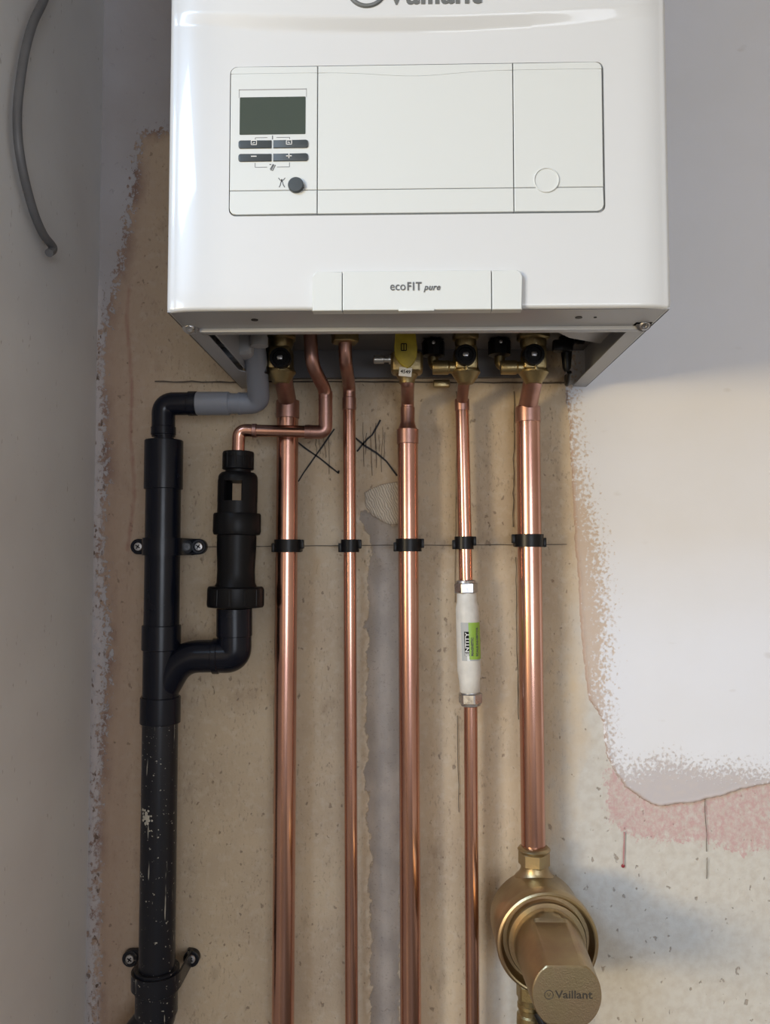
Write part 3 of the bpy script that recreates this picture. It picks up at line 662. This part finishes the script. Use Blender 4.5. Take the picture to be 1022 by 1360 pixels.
bm = B(); tube(bm, fillet([P(338, 572, DY), P(317, 571.5, DY), P(316, 606, DY)], .016, 10), rd * 1.05, 32); finish('elbow', bm, 'copper', dp)

# ================================================================== PIPE CLIPS
def clip(px, py, wpx, r, label, flip=1):
    c = P(px, py, CY); c.y = CY; t = thing('pipe_clip', label, 'clip', (c.x, 0, c.z), 'black plastic clips holding the copper pipes'); ro = r + .0034; h = .0155
    bm = B(); n = 28; o_, i_ = [], []          # C-shaped band around the pipe
    for k in range(n + 1):
        a = R(-232 + 284 * k / n)   # open towards the wall side
        for L, rad in ((o_, ro), (i_, r + .0002)): L.append((c.x + rad * math.cos(a), c.y - rad * math.sin(a) * -1))
    strip(bm, o_, i_, c.z - h / 2, c.z + h / 2); finish('band', bm, 'black_clip', t)
    bm = B(); box(bm, (c.x, -.0075, c.z), (ro * 1.7, .015, h * .9), .001); finish('base', bm, 'black_clip', t)
    for s in (-1, 1):
        bm = B(); box(bm, (c.x + s * (ro + .0008), c.y + .001, c.z + s * flip * .0022), (.0042, .010, h * .72), .0008); finish('latch', bm, 'black_clip', t)
    return t
clip(382, 725, 40, r1, 'black plastic clip on the first thick copper pipe')
clip(464.5, 725, 30, r2_, 'small black plastic clip on the thin second copper pipe')
clip(542.5, 724, 40, r3, 'black plastic clip on the copper gas pipe')
clip(616, 721, 32, r4, 'small black plastic clip above the white inhibitor')
clip(702, 718, 44, r6, 'black plastic clip on the right-hand thick copper pipe', -1)

# ================================================================== SCALE INHIBITOR
inh_a, inh_b = P(619, 781, CY), P(624, 926, CY); ax = (inh_b - inh_a).normalized(); L = (inh_b - inh_a).length
t = thing('scale_inhibitor', 'white barrel-shaped inhibitor with green label in the fourth pipe', 'inhibitor', inh_b)
rb = size(15.3, CY)
bm = B(); lathe(bm, inh_a, ax, [(.004, rb * .72), (.006, rb * .84), (.016, rb * .86), (.024, rb * .98), (.05, rb * 1.0), (L - .032, rb * 1.02), (L - .020, rb * .90), (L - .007, rb * .87), (L - .005, rb * .7)], 40)
finish('barrel', bm, 'inhib', t, 50)
for a, s in ((P(618.5, 774, CY), 1), (P(624.8, 934, CY), -1)):
    d = ax * s; bm = B(); lathe(bm, a - d * .0035, d, [(0, r4 + .001), (.001, r4 + .0035), (.004, r4 + .004)], 32); hexnut(bm, a, d, .0125, size(16, CY), phase=.35 + s * .1)
    lathe(bm, a + d * .012, d, [(0, rb * .8), (.004, rb * .8)], 32); finish('compression_nut', bm, 'chrome', t)
def wrap(name, px0, px1, py0, py1, lift, m, parent, th0=None):
    """curved label on the barrel between two angles given by picture columns"""
    bm = B(); rr = rb * 1.012 + lift; zt1, zb1 = P(620, py0, CY - rb).z, P(620, py1, CY - rb).z; rows = []
    for z in (zt1, zb1):
        f = (z - inh_a.z) / (inh_b.z - inh_a.z); c = inh_a.lerp(inh_b, f); row = []
        for k in range(13):
            a = math.asin(max(-1, min(1, px0 + (px1 - px0) * k / 12))); row.append(bm.verts.new((c.x + rr * math.sin(a), c.y - rr * math.cos(a), z)))
        rows.append(row)
    for k in range(12): bm.faces.new((rows[0][k], rows[0][k + 1], rows[1][k + 1], rows[1][k]))
    return finish(name, bm, m, parent)
lb = wrap('label_sticker', -.62, .985, 827, 878, .0002, 'label_grey', t); wrap('green_band', -.02, .97, 827, 876, .00045, 'green', lb); wrap('white_band', -.2, .02, 862, 878, .0004, 'label_white', lb); wrap('black_band', -.38, .0, 839, 871, .0005, 'black_matte', lb)
mt = Matrix.Rotation(R(90), 4, 'X') @ Matrix.Rotation(R(90), 4, 'Z')
def ltext(s, fx, py, sz, m, off=.0002, fw=None):
    z = P(620, py, CY - rb).z; f = (z - inh_a.z) / (inh_b.z - inh_a.z); c = inh_a.lerp(inh_b, f); a = math.asin(fx); rr = rb * 1.012 + .0009
    rot = Matrix.Rotation(a, 4, 'Z') @ mt
    text('lettering', s, (c.x + rr * math.sin(a), c.y - rr * math.cos(a), z), sz, m, lb, extrude=.0001, align='LEFT', offset=off, mtx=rot, fitw=size(fw, CY - rb))
ltext('ENTITY', -.05, 870.5, .0064, 'label_white', .00012, 30); ltext('MAGNETIC', .30, 871, .0042, 'print', .0001, 24); ltext('SCALE INHIBITOR', .68, 872, .0042, 'print', .0001, 38)

# ================================================================== VALVES
def ball_valve(px, label, w, knob, side=None, top_w=None):
    """isolation valve: hex top nut, square body, black knob in front, flared outlet cup"""
    c = P(px, 478, VY); t = thing('isolation_valve', label, 'valve', (c.x, c.y, P(px, 508, VY).z), 'brass isolation valves under the boiler'); tw = top_w or w
    bm = B(); z1 = P(px, 430, VY).z; hexnut(bm, (c.x, c.y, P(px, 452, VY).z), (0, 0, 1), .024, size(tw * .56, VY), phase=.1); lathe(bm, (c.x, c.y, P(px, 458, VY).z), (0, 0, 1), [(-.006, size(tw * .36, VY)), (0, size(tw * .42, VY)), (.006, size(tw * .42, VY))], 32)
    finish('top_nut', bm, 'brass', t)
    bm = B(); hw = size(w / 2, VY); zc = c.z
    lathe(bm, (c.x, c.y, P(px, 463, VY).z), (0, 0, -1), [(0, hw * .55), (.003, hw * .8), (.010, hw * .86), (.022, hw * .86), (.026, hw * .92), (.0275, hw * 1.0), (.0295, hw * 1.0), (.031, hw * .93), (.037, hw * .72), (.042, hw * .52)], 40)
    box(bm, (c.x, c.y - hw * .45, zc), (hw * 1.5, hw * 1.0, .027), .003); box(bm, (c.x, c.y - hw * .95, P(px, 492, VY).z), (.0028, .006, .007), .0006)
    finish('body', bm, 'brass', t)
    kc = P(px + knob[0], knob[1], VY - hw * .9); bm = B(); kr = size(14.3, VY - .02)
    lathe(bm, (kc.x, c.y - hw * .88, kc.z), (0, -1, 0), [(0, kr), (.0075, kr), (.0090, kr * .93), (.0090, kr * .72), (.0070, kr * .66), (.0070, kr * .1)], 36); kb = finish('knob', bm, 'black_clip', t)
    bm = B(); box(bm, (kc.x, c.y - hw * .88 - .0085, kc.z), (.0062, .004, .0052), .001); box(bm, (kc.x, c.y - hw * .88 - .0108, kc.z), (.0064, .001, .0010)); finish('spindle', bm, 'chrome', kb)
    if side:
        z = P(px, side[2], VY).z; a = P(side[0], side[2], VY); b = P(px, side[2], VY); bm = B(); rs = size(side[3], VY); lathe(bm, (a.x, c.y - .004, z), (1, 0, 0), [(0, rs * .8), (0, rs * .95), (.001, rs), (.018, rs), (.020, rs * .85), ((b - a).length, rs * .85)], 28)
        finish('side_port', bm, 'brass', t)
    return t
v1 = ball_valve(373, 'brass valve with black knob beside the grey waste bend', 40, (0, 477), None)
v2 = ball_valve(618, 'brass valve with black knob above the fourth copper pipe', 39, (-.5, 473), (574, 617, 489, 9.5), 34)
v3 = ball_valve(708, 'brass valve with black knob on the right-hand thick pipe', 40, (-.5, 472.5), (664, 708, 489, 9.5), 42)
bm = B(); c = P(355, 480, VY - .02); box(bm, (c.x - .006, c.y + .01, c.z + .004), (.012, .02, .036), .004); finish('knob_shroud', bm, 'black_clip', v1)
# gas valve
c = P(540, 482, VY); gv = thing('gas_valve', 'brass gas valve with yellow lever handle', 'valve', (c.x, c.y, P(540, 505, VY).z))
bm = B(); box(bm, (c.x, c.y, P(540, 483, VY).z), (.038, .030, .026), .006, seg=3); lathe(bm, (c.x, c.y, P(540, 494, VY).z), (0, 0, -1), [(0, .013), (.004, .013), (.010, .0095), (.014, .009)], 32)
lathe(bm, (c.x, c.y, P(540, 472, VY).z), (0, 0, 1), [(0, .012), (.008, .011), (.03, .0115)], 32); finish('body', bm, 'brass', gv)
bm = B(); ly = c.y - .019; f = lambda x, y: (P(x, y, ly).x, P(x, y, ly).z)
pts = [f(527, 420), f(549, 420), f(551, 440), f(554, 462), f(553, 474), f(549, 482), f(544, 487), f(541, 489), f(536, 487), f(530, 482), f(524, 473), f(523, 462), f(525, 440)]
prism(bm, pts[::-1], (0, ly + .004, 0), XA, ZA, .0048, .0018, 3); lv = finish('lever', bm, 'yellow', gv, label='yellow lever handle')
bm = B(); e = P(536, 461, ly - .001)
for s in ((-.003, .003, .0035, .0045), (-.003, .003, -.0045, -.0035), (-.0035, -.0025, -.004, .004), (.0025, .0035, -.004, .004), (-.0005, .0005, -.0045, .0045)): span(bm, e.x + s[0], e.x + s[1], ly - .0013, ly - .0004, e.z + s[2], e.z + s[3])
finish('handle_mark', bm, 'black_matte', lv)
bm = B(); a = P(496, 478, VY); lathe(bm, (a.x, c.y - .002, a.z), (1, 0, 0), [(0, .0042), (.001, .0050), (.012, .0050), (.0125, .0034), (.018, .0034), (.0182, .0055), (.024, .0055)], 24); finish('test_nipple', bm, 'steel', gv)
bm = B(); a = P(538, 494, VY - .017); box(bm, (a.x, a.y, a.z), (.0150, .0012, .0105), .0003, Matrix.Rotation(R(6), 3, 'Y')); tg = finish('tag', bm, 'label_white', gv, label='small white printed tag')
text('lettering', '4549', (a.x, a.y - .0008, a.z - .0018), .0058, 'black_matte', tg, extrude=.0001, offset=.0001, mtx=Matrix.Rotation(R(6), 4, 'Y') @ Matrix.Rotation(R(90), 4, 'X'))
# black drain cocks between the valves
def cock(px, py, label, bar):
    Yc = -.062; c = P(px, py, Yc); t = thing('drain_cock', label, 'tap', (c.x, c.y, c.z - .015), 'black drain cocks behind the valves')
    bm = B(); lathe(bm, (c.x, c.y, c.z - .012), (0, 0, 1), [(0, .0085), (.002, .0135), (.018, .0140), (.021, .012), (.024, .008)], 12)
    for k in range(7):
        a = 2 * math.pi * k / 7; box(bm, (c.x + .0115 * math.cos(a), c.y + .0115 * math.sin(a), c.z + .013), (.004, .004, .006), .001)
    if bar: box(bm, (c.x, c.y - .002, c.z + .018), (.040, .006, .0035), .001)
    finish('cap', bm, 'black_clip', t)
    bm = B(); lathe(bm, (c.x, c.y - .0138, c.z + .003), (0, -1, 0), [(0, .0022), (.001, .002), (.0014, .001)], 14); finish('screw', bm, 'chrome', t)
    bm = B(); tube(bm, fillet([c - Vector((0, 0, .010)), c - Vector((0, 0, .022)), c + Vector((.022, -.006, -.026))], .008), .0065, 20); finish('outlet', bm, 'brass', t)
    bm = B(); lathe(bm, c + Vector((0, 0, .02)), (0, 0, 1), [(0, .005), (.025, .005)], 14); finish('stem', bm, 'brass', t)
cock(575, 462, 'black drain cock between the gas valve and fourth pipe valve', False)
cock(663, 461, 'black drain cock with cross bar left of the right-hand valve', True)
bm = B(); c = P(586, 510, -.03); box(bm, c, (.021, .012, .009), .002)
lug = finish('brass_lug', bm, 'brass'); lug['label'] = 'small brass lug low between gas valve and fourth pipe'; lug['category'] = 'fitting'
# black cable gland / connector at the far right underside
c = P(752, 470, -.07); cg = thing('black_connector', 'black plastic plug connector hanging under the boiler at far right', 'connector', c)
bm = B(); lathe(bm, c + Vector((0, 0, .035)), (0, 0, -1), [(0, .006), (.014, .006), (.015, .009), (.022, .010), (.028, .007), (.040, .006), (.052, .005), (.056, .003)], 20); box(bm, c + Vector((-.006, -.006, .008)), (.024, .012, .014), .003); box(bm, c + Vector((.012, .002, .016)), (.02, .008, .008), .002)
finish('plug', bm, 'black_clip', cg)
bm = B(); tube(bm, fillet([c + Vector((.003, .0, -.022)), c + Vector((.004, .02, -.034)), P(752, 500, -.012)], .01), .003, 14); finish('cable_tail', bm, 'black_clip', cg)

# ================================================================== GREY CONDENSATE WASTE
WY = -.060
gw = thing('condensate_waste', 'grey plastic condensate bend from the boiler into the black elbow', 'waste pipe', P(262, 536, WY))
bm = B(); tube(bm, fillet([P(318, 536, WY), P(344, 535, WY), P(340, 480, -.10), P(332, 425, -.13)], [.022, .02], 12), [size(14.5, WY)] * 14 + [size(12.5, WY)] * 0 if False else size(14.5, WY), 36); finish('bend', bm, 'grey_plastic', gw)
bm = B(); a = P(261, 536, WY); b = P(305, 536, WY); r = size(15.8, WY)
lathe(bm, a, b - a, [(0, r - .001), (.001, r), ((b - a).length - .001, r), ((b - a).length, r - .0012), ((b - a).length + .001, r - .0012)], 36); finish('coupling', bm, 'grey_plastic', gw)
bm = B(); a = P(304, 536, WY); b = P(320, 536, WY)
lathe(bm, a, b - a, [(0, r - .0018), ((b - a).length - .003, r - .0018), ((b - a).length - .003, r - .0006), ((b - a).length, r - .0006), ((b - a).length, r - .002), ((b - a).length + .004, r - .002)], 36); finish('socket', bm, 'grey_plastic', gw)
dr_ = thing('condensate_trap', 'pale grey trap moulding with two spigots under boiler left corner', 'trap', P(310, 470, -.13))
for px, py in ((294, 460), (344, 460)):
    bm = B(); q = P(px, py, -.14); lathe(bm, q, (0, 0, 1), [(0, .007), (0, .0098), (.010, .0098), (.012, .0088), (.05, .0088)], 24); finish('spigot', bm, 'pale_plastic', dr_)
bm = B(); q = P(318, 455, -.115); box(bm, (q.x, q.y, q.z + .006), (.036, .04, .050), .008, seg=3); finish('housing', bm, 'pale_plastic', dr_)
bm = B(); q = P(300, 472, -.12); box(bm, (q.x, q.y, q.z + .004), (.028, .03, .022), .004); finish('bracket', bm, 'grey_plastic', dr_)

# ================================================================== BLACK WASTE STACK
BY = -.056
wp = thing('waste_pipe', 'black plastic waste stack with side branch and paint-splashed lower length', 'waste pipe', P(208, 1400, BY))
def vx(py): return 217.5 - (py - 600) * .0135           # column of the stack axis
def VP(py, Y=BY): return P(vx(py), py, Y)
def socket(bm, py0, py1, wpx, Y=BY, bead=True):
    a, b = VP(py0, Y), VP(py1, Y); r = size(wpx / 2, Y); L = (b - a).length
    return lathe(bm, a, b - a, [(0, r * .9), (0, r - .0006), (.0008, r), (L - .0008, r), (L, r - .0006), (L, r * .9)], 40)
re = size(15.5, BY)
bm = B(); tube(bm, fillet([P(256, 536, BY), P(217, 536.5, BY), P(217, 580, BY)], .013, 10), re, 36); collar(bm, P(262, 536, BY), P(250, 536, BY), re + .001); collar(bm, P(217, 567, BY), P(217, 578, BY), re + .0009); finish('elbow', bm, 'black_abs', wp)
bm = B(); socket(bm, 577, 588, 26); finish('bush', bm, 'black_abs', wp)
bm = B(); socket(bm, 585, 650, 51); finish('coupling', bm, 'black_abs', wp)
bm = B(); tube(bm, [VP(645), VP(840)], size(23.2, BY), 40); finish('pipe', bm, 'black_abs', wp)
bm = B(); socket(bm, 830, 863, 51); finish('socket', bm, 'black_abs', wp)
# swept tee: body and branch
bm = B(); tube(bm, [VP(862), VP(935)], size(23.5, BY), 40)
br = fillet([P(214, 918, BY), P(240, 872, BY), P(292, 871, BY)], .045, 12); tube(bm, br, size(21.5, BY), 36); finish('tee', bm, 'black_abs', wp)
bm = B(); socket(bm, 925, 960, 52.5); finish('socket', bm, 'black_abs', wp)
bm = B(); a, b = P(283, 871.5, BY), P(291, 871.5, BY); collar(bm, a, b, size(23.5, BY)); tube(bm, fillet([P(288, 871, BY), P(311, 871, BY), P(311, 815, BY)], .026, 12), size(22.5, BY), 36); collar(bm, P(311, 845, BY), P(311, 808, BY), size(23.5, BY)); finish('branch_elbow', bm, 'black_abs', wp)
bm = B(); tube(bm, [VP(955), VP(1290)], size(23.2, BY), 40); finish('pipe', bm, 'splash', wp, label='lower length splashed with plaster and paint')
bm = B(); a, b = VP(1284), VP(1314); collar(bm, a, b, size(29, BY)); a, b = VP(1312), VP(1345); collar(bm, a, b, size(27, BY)); finish('lower_socket', bm, 'splash', wp, label='splashed socket')
bm = B(); tube(bm, fillet([VP(1330), VP(1352), P(165, 1405, BY)], .03, 10), size(25.5, BY), 36); finish('lower_bend', bm, 'splash', wp, label='bend crusted with splashes')
# white plaster splats on the stack: raised crumbs
def splat(bm, px, py, n, rad, wide=.004):
    for _ in range(n):
        dx, dz = random.gauss(0, wide), random.gauss(0, wide); c = VP(py) + Vector(((px - vx(py)) * .00091 + dx, 0, dz)); r0 = size(23.2, BY); ox = c.x - VP(py).x
        if abs(ox) > r0 * .95: continue
        c.y = BY - math.sqrt(r0 * r0 - ox * ox); lathe(bm, c + Vector((0, .0003, 0)), (ox, -math.sqrt(r0 * r0 - ox * ox), 0), [(0, rad * random.uniform(.5, 1.2)), (.0006, rad * .5), (.0008, rad * .1)], 7)
bm = B(); splat(bm, 200, 1080, 46, .0020, .0034); splat(bm, 193, 1157, 6, .0012, .0014); splat(bm, 197, 1000, 5, .0006, .004); splat(bm, 208, 1096, 4, .001, .001)
o = finish('plaster_splat', bm, mat('splat', (.42, .40, .34), .8), wp, kind='stuff', label='dried cream plaster crumbs')

# pipe brackets (black straps with two screwed lugs)
def bracket(yc, lx, rx, ystrap, strap_h, label, mtl, rpx=23.2):
    c = VP(ystrap); t = thing('pipe_bracket', label, 'bracket', (c.x, 0, c.z), 'black brackets holding the waste stack'); ro = size(rpx, BY) + .0030; bm = B(); n = 24; h = strap_h
    A = [R(180 - 180 * k / n) for k in range(n + 1)]
    path = [(c.x - ro, -.003)] + [(c.x + ro * math.cos(a), BY - ro * math.sin(a)) for a in A] + [(c.x + ro, -.003)]
    inn = [(c.x - ro + .0024, -.003)] + [(c.x + (ro - .0024) * math.cos(a), BY - (ro - .0024) * math.sin(a)) for a in A] + [(c.x + ro - .0024, -.003)]
    strip(bm, path, inn, c.z - h / 2, c.z + h / 2)
    finish('strap', bm, mtl, t)
    for lxp, s in ((lx, -1), (rx, 1)):
        e = P(lxp, yc, -.008); x_in = c.x + s * (ro - .006); bm = B(); rl = .0098; ang = R(90)
        pts = [(x_in, c.z - h / 2), (e.x, e.z - rl)] + [(e.x + s * rl * math.cos(a), e.z + rl * math.sin(a)) for a in [R(-75 + 15 * k) for k in range(11)]] + [(e.x, e.z + rl), (x_in, c.z + h / 2)]
        if s < 0: pts = pts[::-1]
        prism(bm, pts, (0, -.0015, 0), XA, ZA, .0065, .001); lathe(bm, (e.x, -.0075, e.z), (0, -1, 0), [(0, rl), (.002, rl), (.0026, rl - .001), (.0026, .0062), (.0012, .0058), (.0012, .001)], 28)
        lg = finish('lug', bm, mtl, t)
        bm = B(); lathe(bm, (e.x, -.0095, e.z), (0, -1, 0), [(0, .0054), (.0008, .0056), (.0018, .0048), (.0021, .003), (.0021, .0006)], 24); sc_ = finish('screw', bm, 'chrome', lg)
        bm = B()
        for q in (35, 125): box(bm, (e.x, -.0118, e.z), (.0062, .0006, .0013), 0, Matrix.Rotation(R(q), 3, 'Y'))
        me = finish('cross_slot', bm, 'black_matte', lg)
    return t
bracket(726, 184, 264, 726, .021, 'black bracket with two bright screws on the upper waste stack', 'black_abs')
bracket(1273, 173, 254, 1298, .018, 'black splashed bracket with two screws low on the waste stack', 'splash', 29)

# ================================================================== TUNDISH
TY = DY
td = thing('tundish', 'black plastic tundish with see-through window and ribbed nuts', 'tundish', P(312, 808, TY))
def TP(py): return P(316.5 - (py - 600) * .020, py, TY)
def tl(py): return (TP(py) - TP(600)).length
def tr(px): return size(px / 2, TY)
def lt(bm, rows, seg=40, **k):
    o = TP(600); d = TP(806) - TP(600); return lathe(bm, o, d, [(tl(py) if py >= 600 else -tl(py), tr(wp_)) for py, wp_ in rows], seg, **k)
def ribs(bm, py0, py1, wpx, n, rh=.0012, w=.003):
    o = TP(600); d = (TP(806) - TP(600)).normalized(); u, v, _ = frame(d); r = tr(wpx); zc = (tl(py0) + tl(py1)) / 2; h = tl(py1) - tl(py0)
    for k in range(n):
        a = 2 * math.pi * k / n; dr = u * math.cos(a) + v * math.sin(a); ta = d.cross(dr); m3 = Matrix((dr, ta, d)).transposed(); box(bm, o + d * zc + dr * (r), (rh * 2, w, h), rh * .5, m3, 1)
bm = B(); lt(bm, [(600, 20), (600, 39), (601, 41), (607, 41), (607.5, 40), (620, 41.5), (623, 42.5), (624, 40), (624, 30)]); ribs(bm, 602, 621, 40, 10, .0008); finish('top_nut', bm, 'black_matte', td)
bm = B(); lt(bm, [(623, 34), (627, 34), (628, 44), (631, 50), (634, 52), (640, 52.5)]); lt(bm, [(666, 52.5), (684, 53)])
# window cage: two side walls leave the middle open front and back
o = TP(600); d = (TP(806) - TP(600)).normalized(); a0, a1 = tl(638), tl(667)
for s in (-1, 1):
    for ring_i in range(1):
        va = []
        for dist in (a0, a1):
            c = o + d * dist; row = []
            for rr, angs in ((tr(53), range(0, 11)), (tr(45), range(10, -1, -1))):
                for k in angs:
                    a = R(-66 + 132 * k / 10) if s > 0 else R(-60 + 120 * k / 10); row.append(bm.verts.new(c + Vector((s * rr * math.cos(a), rr * math.sin(a), 0))))
            va.append(row)
        n = len(va[0])
        for k in range(n): bm.faces.new((va[0][k], va[0][(k + 1) % n], va[1][(k + 1) % n], va[1][k]))
finish('window_body', bm, 'black_matte', td)
bm = B(); lt(bm, [(682, 55), (682, 61), (684, 63), (706, 63.5), (710, 61), (711, 54)]); finish('collar', bm, 'black_matte', td)
bm = B(); lt(bm, [(708, 52), (730, 52), (745, 50.5), (758, 49.5), (774, 51), (779, 56), (783, 57)]); finish('lower_body', bm, 'black_matte', td)
bm = B(); lt(bm, [(779, 55), (779, 70), (781, 74), (803, 75), (806, 73), (806, 50)], 40); ribs(bm, 782, 804, 73, 12, .0012, .004); finish('union_nut', bm, 'black_matte', td)

# ================================================================== BRASS FILTER
FX, FZ = P(727, 1253, -.102).x, P(727, 1253, -.102).z
ft = thing('brass_filter', 'large brass magnetic filter at lower right, capped barrel facing forward', 'filter', (FX, -.03, FZ - .054))
RB = .0535
bm = B(); lathe(bm, (FX - .003, -.014, FZ), (0, -1, 0), [(0, .030), (.003, .040), (.010, RB * .93), (.020, RB), (.058, RB), (.066, RB * .985), (.076, RB * .99)], 64)
nx_ = P(709, 1150, CY); lathe(bm, (nx_.x, CY - .004, FZ), (0, 0, 1), [(0, .030), (.035, .030), (.048, .0235), (.053, .0185), (.058, .0165), (.064, .0165)], 40); finish('body', bm, 'brass_filter', ft)
bm = B(); lathe(bm, (FX, -.086, FZ), (0, -1, 0), [(0, RB * 1.0), (.001, RB * 1.05), (.014, RB * 1.06), (.017, RB * 1.04), (.0185, RB * 1.0), (.0180, RB * .97), (.0125, RB * .93), (.005, RB * .90), (.005, RB * .5)], 72); finish('rim', bm, 'brass_filter', ft)
bm = B(); lathe(bm, (FX, -.090, FZ), (0, -1, 0), [(0, RB * .82), (.0085, RB * .82), (.0105, RB * .80), (.0105, RB * .70)], 64); finish('gasket_step', bm, 'brass_filter', ft)
# capped barrel with a flat on top
bm = B(); y0, y1 = -.098, -.209; seg = 72; rows = []
for k, (yy_, rr, fl_) in enumerate(((y0, .0365, 2), (y0 - .003, .0378, 2), (-.112, .0380, 2), (-.118, .0378, .98), (-.121, .0372, .90), (-.204, .0345, .895), (-.2078, .0340, .89), (y1, .0330, .87))):
    row = []
    for q in range(seg):
        a = 2 * math.pi * q / seg; x, z = rr * math.cos(a), rr * math.sin(a)
        z = max(min(z, rr * fl_ * .93), -rr * fl_ * .93) if fl_ < 1.5 else z
        row.append(bm.verts.new((FX + x, yy_, FZ + z)))
    rows.append(row)
for a, b in zip(rows[:-1], rows[1:]):
    for q in range(seg): bm.faces.new((a[q], a[(q + 1) % seg], b[(q + 1) % seg], b[q]))
bm.faces.new(rows[0]); bm.faces.new(rows[-1][::-1]); cap = finish('cap', bm, 'brass_filter', ft, 28)
M['etched'] = mat('etched_brass', (.035, .028, .018), .6)
tq = P(736.5, 1325.5, y1); text('lettering', 'Vaillant', (tq.x, y1 - .0001, tq.z), .0105, 'etched', cap, extrude=.00015, align='LEFT', offset=.0002, fitw=size(48, y1))
bm = B(); e = P(728.5, 1321, y1); tube(bm, [(e.x + .0042 * math.cos(a), y1 - .0001, e.z + .0042 * math.sin(a)) for a in np.linspace(0, 2 * math.pi, 25)], .0004, 6, False)
tube(bm, [(e.x - .0016, y1 - .0001, e.z + .0012), (e.x, y1 - .0001, e.z - .0018), (e.x + .0016, y1 - .0001, e.z + .0012)], .0004, 6); finish('emblem', bm, 'etched', cap)
bm = B(); n0 = P(709, 1149, CY - .004); hexnut(bm, n0, (0, 0, 1), .0165, size(21, CY), phase=.25); lathe(bm, n0 + Vector((0, 0, .0165)), (0, 0, 1), [(0, .0185), (.0025, .0195), (.0045, .0178), (.0055, .0155)], 40); finish('inlet_nut', bm, 'brass_filter', ft)
lx_ = P(703, 1300, CY).x
bm = B(); z = P(703, 1318, CY).z; lathe(bm, (lx_, CY, FZ - .03), (0, 0, -1), [(0, .018), (.022, .0165), (.03, .0150), (.085, .0135)], 36); hexnut(bm, (lx_, CY, z - .006), (0, 0, 1), .017, .0165, phase=.2)
lathe(bm, (lx_, CY, z - .006), (0, 0, -1), [(0, .0125), (.004, .012), (.006, .0148), (.010, .0150), (.013, .0125), (.016, .0128), (.019, .0155), (.030, .0160), (.05, .0150), (.06, .0150)], 36); finish('outlet', bm, 'brass', ft)
bm = B(); tube(bm, [(lx_, CY, z - .06), (lx_, CY, .004)], .0135, 32); finish('tail_pipe', bm, 'copper', ft, label='copper pipe below the brass outlet')
bm = B(); rc = P(757, 1361, -.20); tube(bm, [(rc.x + .0088 * math.cos(a), -.200 - .002 * math.sin(a), rc.z + .0072 * math.sin(a)) for a in np.linspace(0, 2 * math.pi, 33)], .0011, 10, False)
o = finish('key_ring', bm, 'steel'); o['label'] = 'small wire key ring hanging below the brass cap'; o['category'] = 'ring'
bm = B(); tube(bm, fillet([P(713, 1345, -.055), P(722, 1362, -.06), P(716, 1420, -.05)], .01), .005, 14); tube(bm, fillet([P(721, 1345, -.05), P(728, 1375, -.06), P(722, 1420, -.05)], .01), .0035, 12)
o = finish('black_hose', bm, 'black_clip'); o['label'] = 'black hoses just behind the foot of the brass filter'; o['category'] = 'hose'

# ================================================================== CABLE ON THE LEFT WALL
XC = XL + .010
pts = [PX(x, y, XC) for x, y in ((75, -60), (60, -5), (44, 30), (33, 70), (26, 115), (23, 150), (24, 185), (29, 220), (37, 255), (47, 288), (58, 312), (69, 326), (70, 332), (65, 336))]
sp = []
for i in range(len(pts) - 1):     # Catmull-Rom through the measured points
    p0, p1_, p2_, p3_ = pts[max(i - 1, 0)], pts[i], pts[i + 1], pts[min(i + 2, len(pts) - 1)]
    for k in range(6):
        u = k / 6; sp.append(.5 * ((2 * p1_) + (p2_ - p0) * u + (2 * p0 - 5 * p1_ + 4 * p2_ - p3_) * u * u + (3 * p1_ - p0 - 3 * p2_ + p3_) * u ** 3))
sp.append(pts[-1]); bm = B(); tube(bm, sp, .0045, 16)
cb = finish('cable', bm, 'cable', thing('hanging_cable', 'grey cable curving down the left wall to a hooked end', 'cable', PX(65, 336, XL)))
